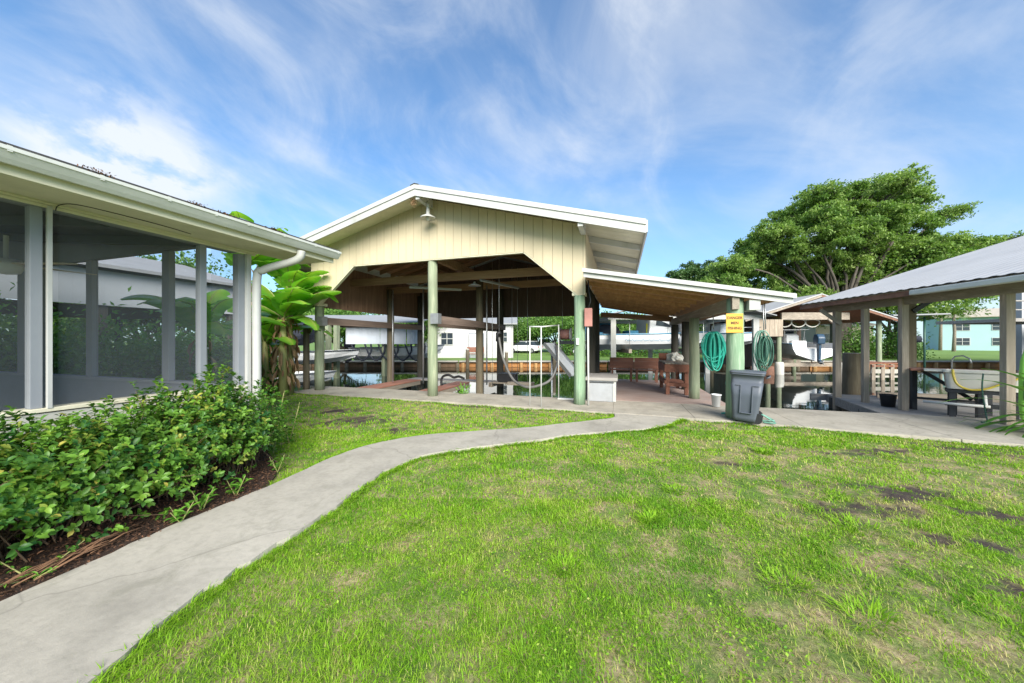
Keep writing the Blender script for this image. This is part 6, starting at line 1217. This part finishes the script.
g.prism([(-1.3, 1.75), (-1.15, 2.4), (-.5, 2.75), (.5, 2.7), (1.1, 2.3), (1.0, 1.55), (.2, 1.3), (-.8, 1.35)], 1, -.9, .9); g.xf(Matrix.Translation((q.x, q.y, 0)) @ Matrix.Rotation(YAW, 4, 'Z')); g.build('canvas', 'navy', hd, bev=.25)
for dx in (-1, .9): MB().tube([(q.x + dx, q.y, -1.9), (q.x + dx, q.y, 1.8)], .05, 6).build('support_pole', 'steel', hd)
# ------------------------------------------------------------------ parked car across the canal
def car(loc, rz):
    o = thing('parked_car', 'white compact car parked on the grass across the canal', 'car', loc, rz=rz); g = MB()
    side = [(-2.0, .35), (-2.05, .75), (-1.95, .95), (-1.0, 1.0), (1.0, .98), (1.9, .82), (2.05, .6), (2.05, .35), (1.6, .28), (-1.6, .28)]; g.prism(side, 1, -.85, .85); g.build('body', 'carwhite', o, world=False, bev=.08)
    g = MB(); bot = [(-1.9, .96), (1.15, .96)]; g.add([(-1.85, -.78, .96), (1.2, -.78, .96), (.45, -.62, 1.46), (-1.45, -.62, 1.46), (-1.85, .78, .96), (1.2, .78, .96), (.45, .62, 1.46), (-1.45, .62, 1.46)], [(0, 1, 2, 3), (7, 6, 5, 4), (1, 5, 6, 2), (0, 3, 7, 4), (3, 2, 6, 7), (0, 4, 5, 1)]); g.build('cabin', 'glass', o, world=False, bev=.03)
    MB().box(-1.46, .46, -.64, .64, 1.455, 1.50).build('roof', 'carwhite', o, world=False, bev=.02)
    for s2 in (-1, 1):
        MB().beam((-.45, s2 * .715, .96), (-.45, s2 * .63, 1.46), .07, .03).build('pillar', 'carwhite', o, world=False)
        for x in (-1.25, 1.3):
            wh = MB().tube([(x, s2 * .72, .32), (x, s2 * .88, .32)], .32, 18).build('wheel', 'black', o, world=False); MB().tube([(x, s2 * .881, .32), (x, s2 * .89, .32)], .19, 14).build('rim', 'steel', wh, world=False)
        MB().box(1.98, 2.07, s2 * .62 - .15, s2 * .62 + .15, .62, .74).build('headlight', 'lampglass', o, world=False, bev=.02); MB().box(-2.07, -1.98, s2 * .68 - .1, s2 * .68 + .1, .72, .88).build('tail_light', 'redlight', o, world=False)
    return o
car(W(1.6, 43, .05), YAW + R(155)); 
ld = thing('parked_truck', 'pale pickup truck parked behind the white compact car', 'truck', W(3.2, 47, .05)); q = W(4.2, 47.5, .05); ld.location = q; mt = Matrix.Translation(q) @ Matrix.Rotation(YAW, 4, 'Z')
g = MB(); g.box(-2.6, 2.6, -.95, .95, .45, 1.1); g.xf(mt); g.build('body', 'carwhite', ld, bev=.08); g = MB(); g.prism([(-.6, 1.1), (1.2, 1.1), (.8, 1.8), (-.4, 1.8)], 1, -.85, .85); g.xf(mt); g.build('cabin', 'glass', ld, bev=.05)
for x in (-1.7, 1.7):
    for y in (-.9, .9): g = MB(); g.tube([(x, y - .1, .4), (x, y + .1, .4)], .4, 16); g.xf(mt); g.build('wheel', 'black', ld)
print('built', len(bpy.data.objects))
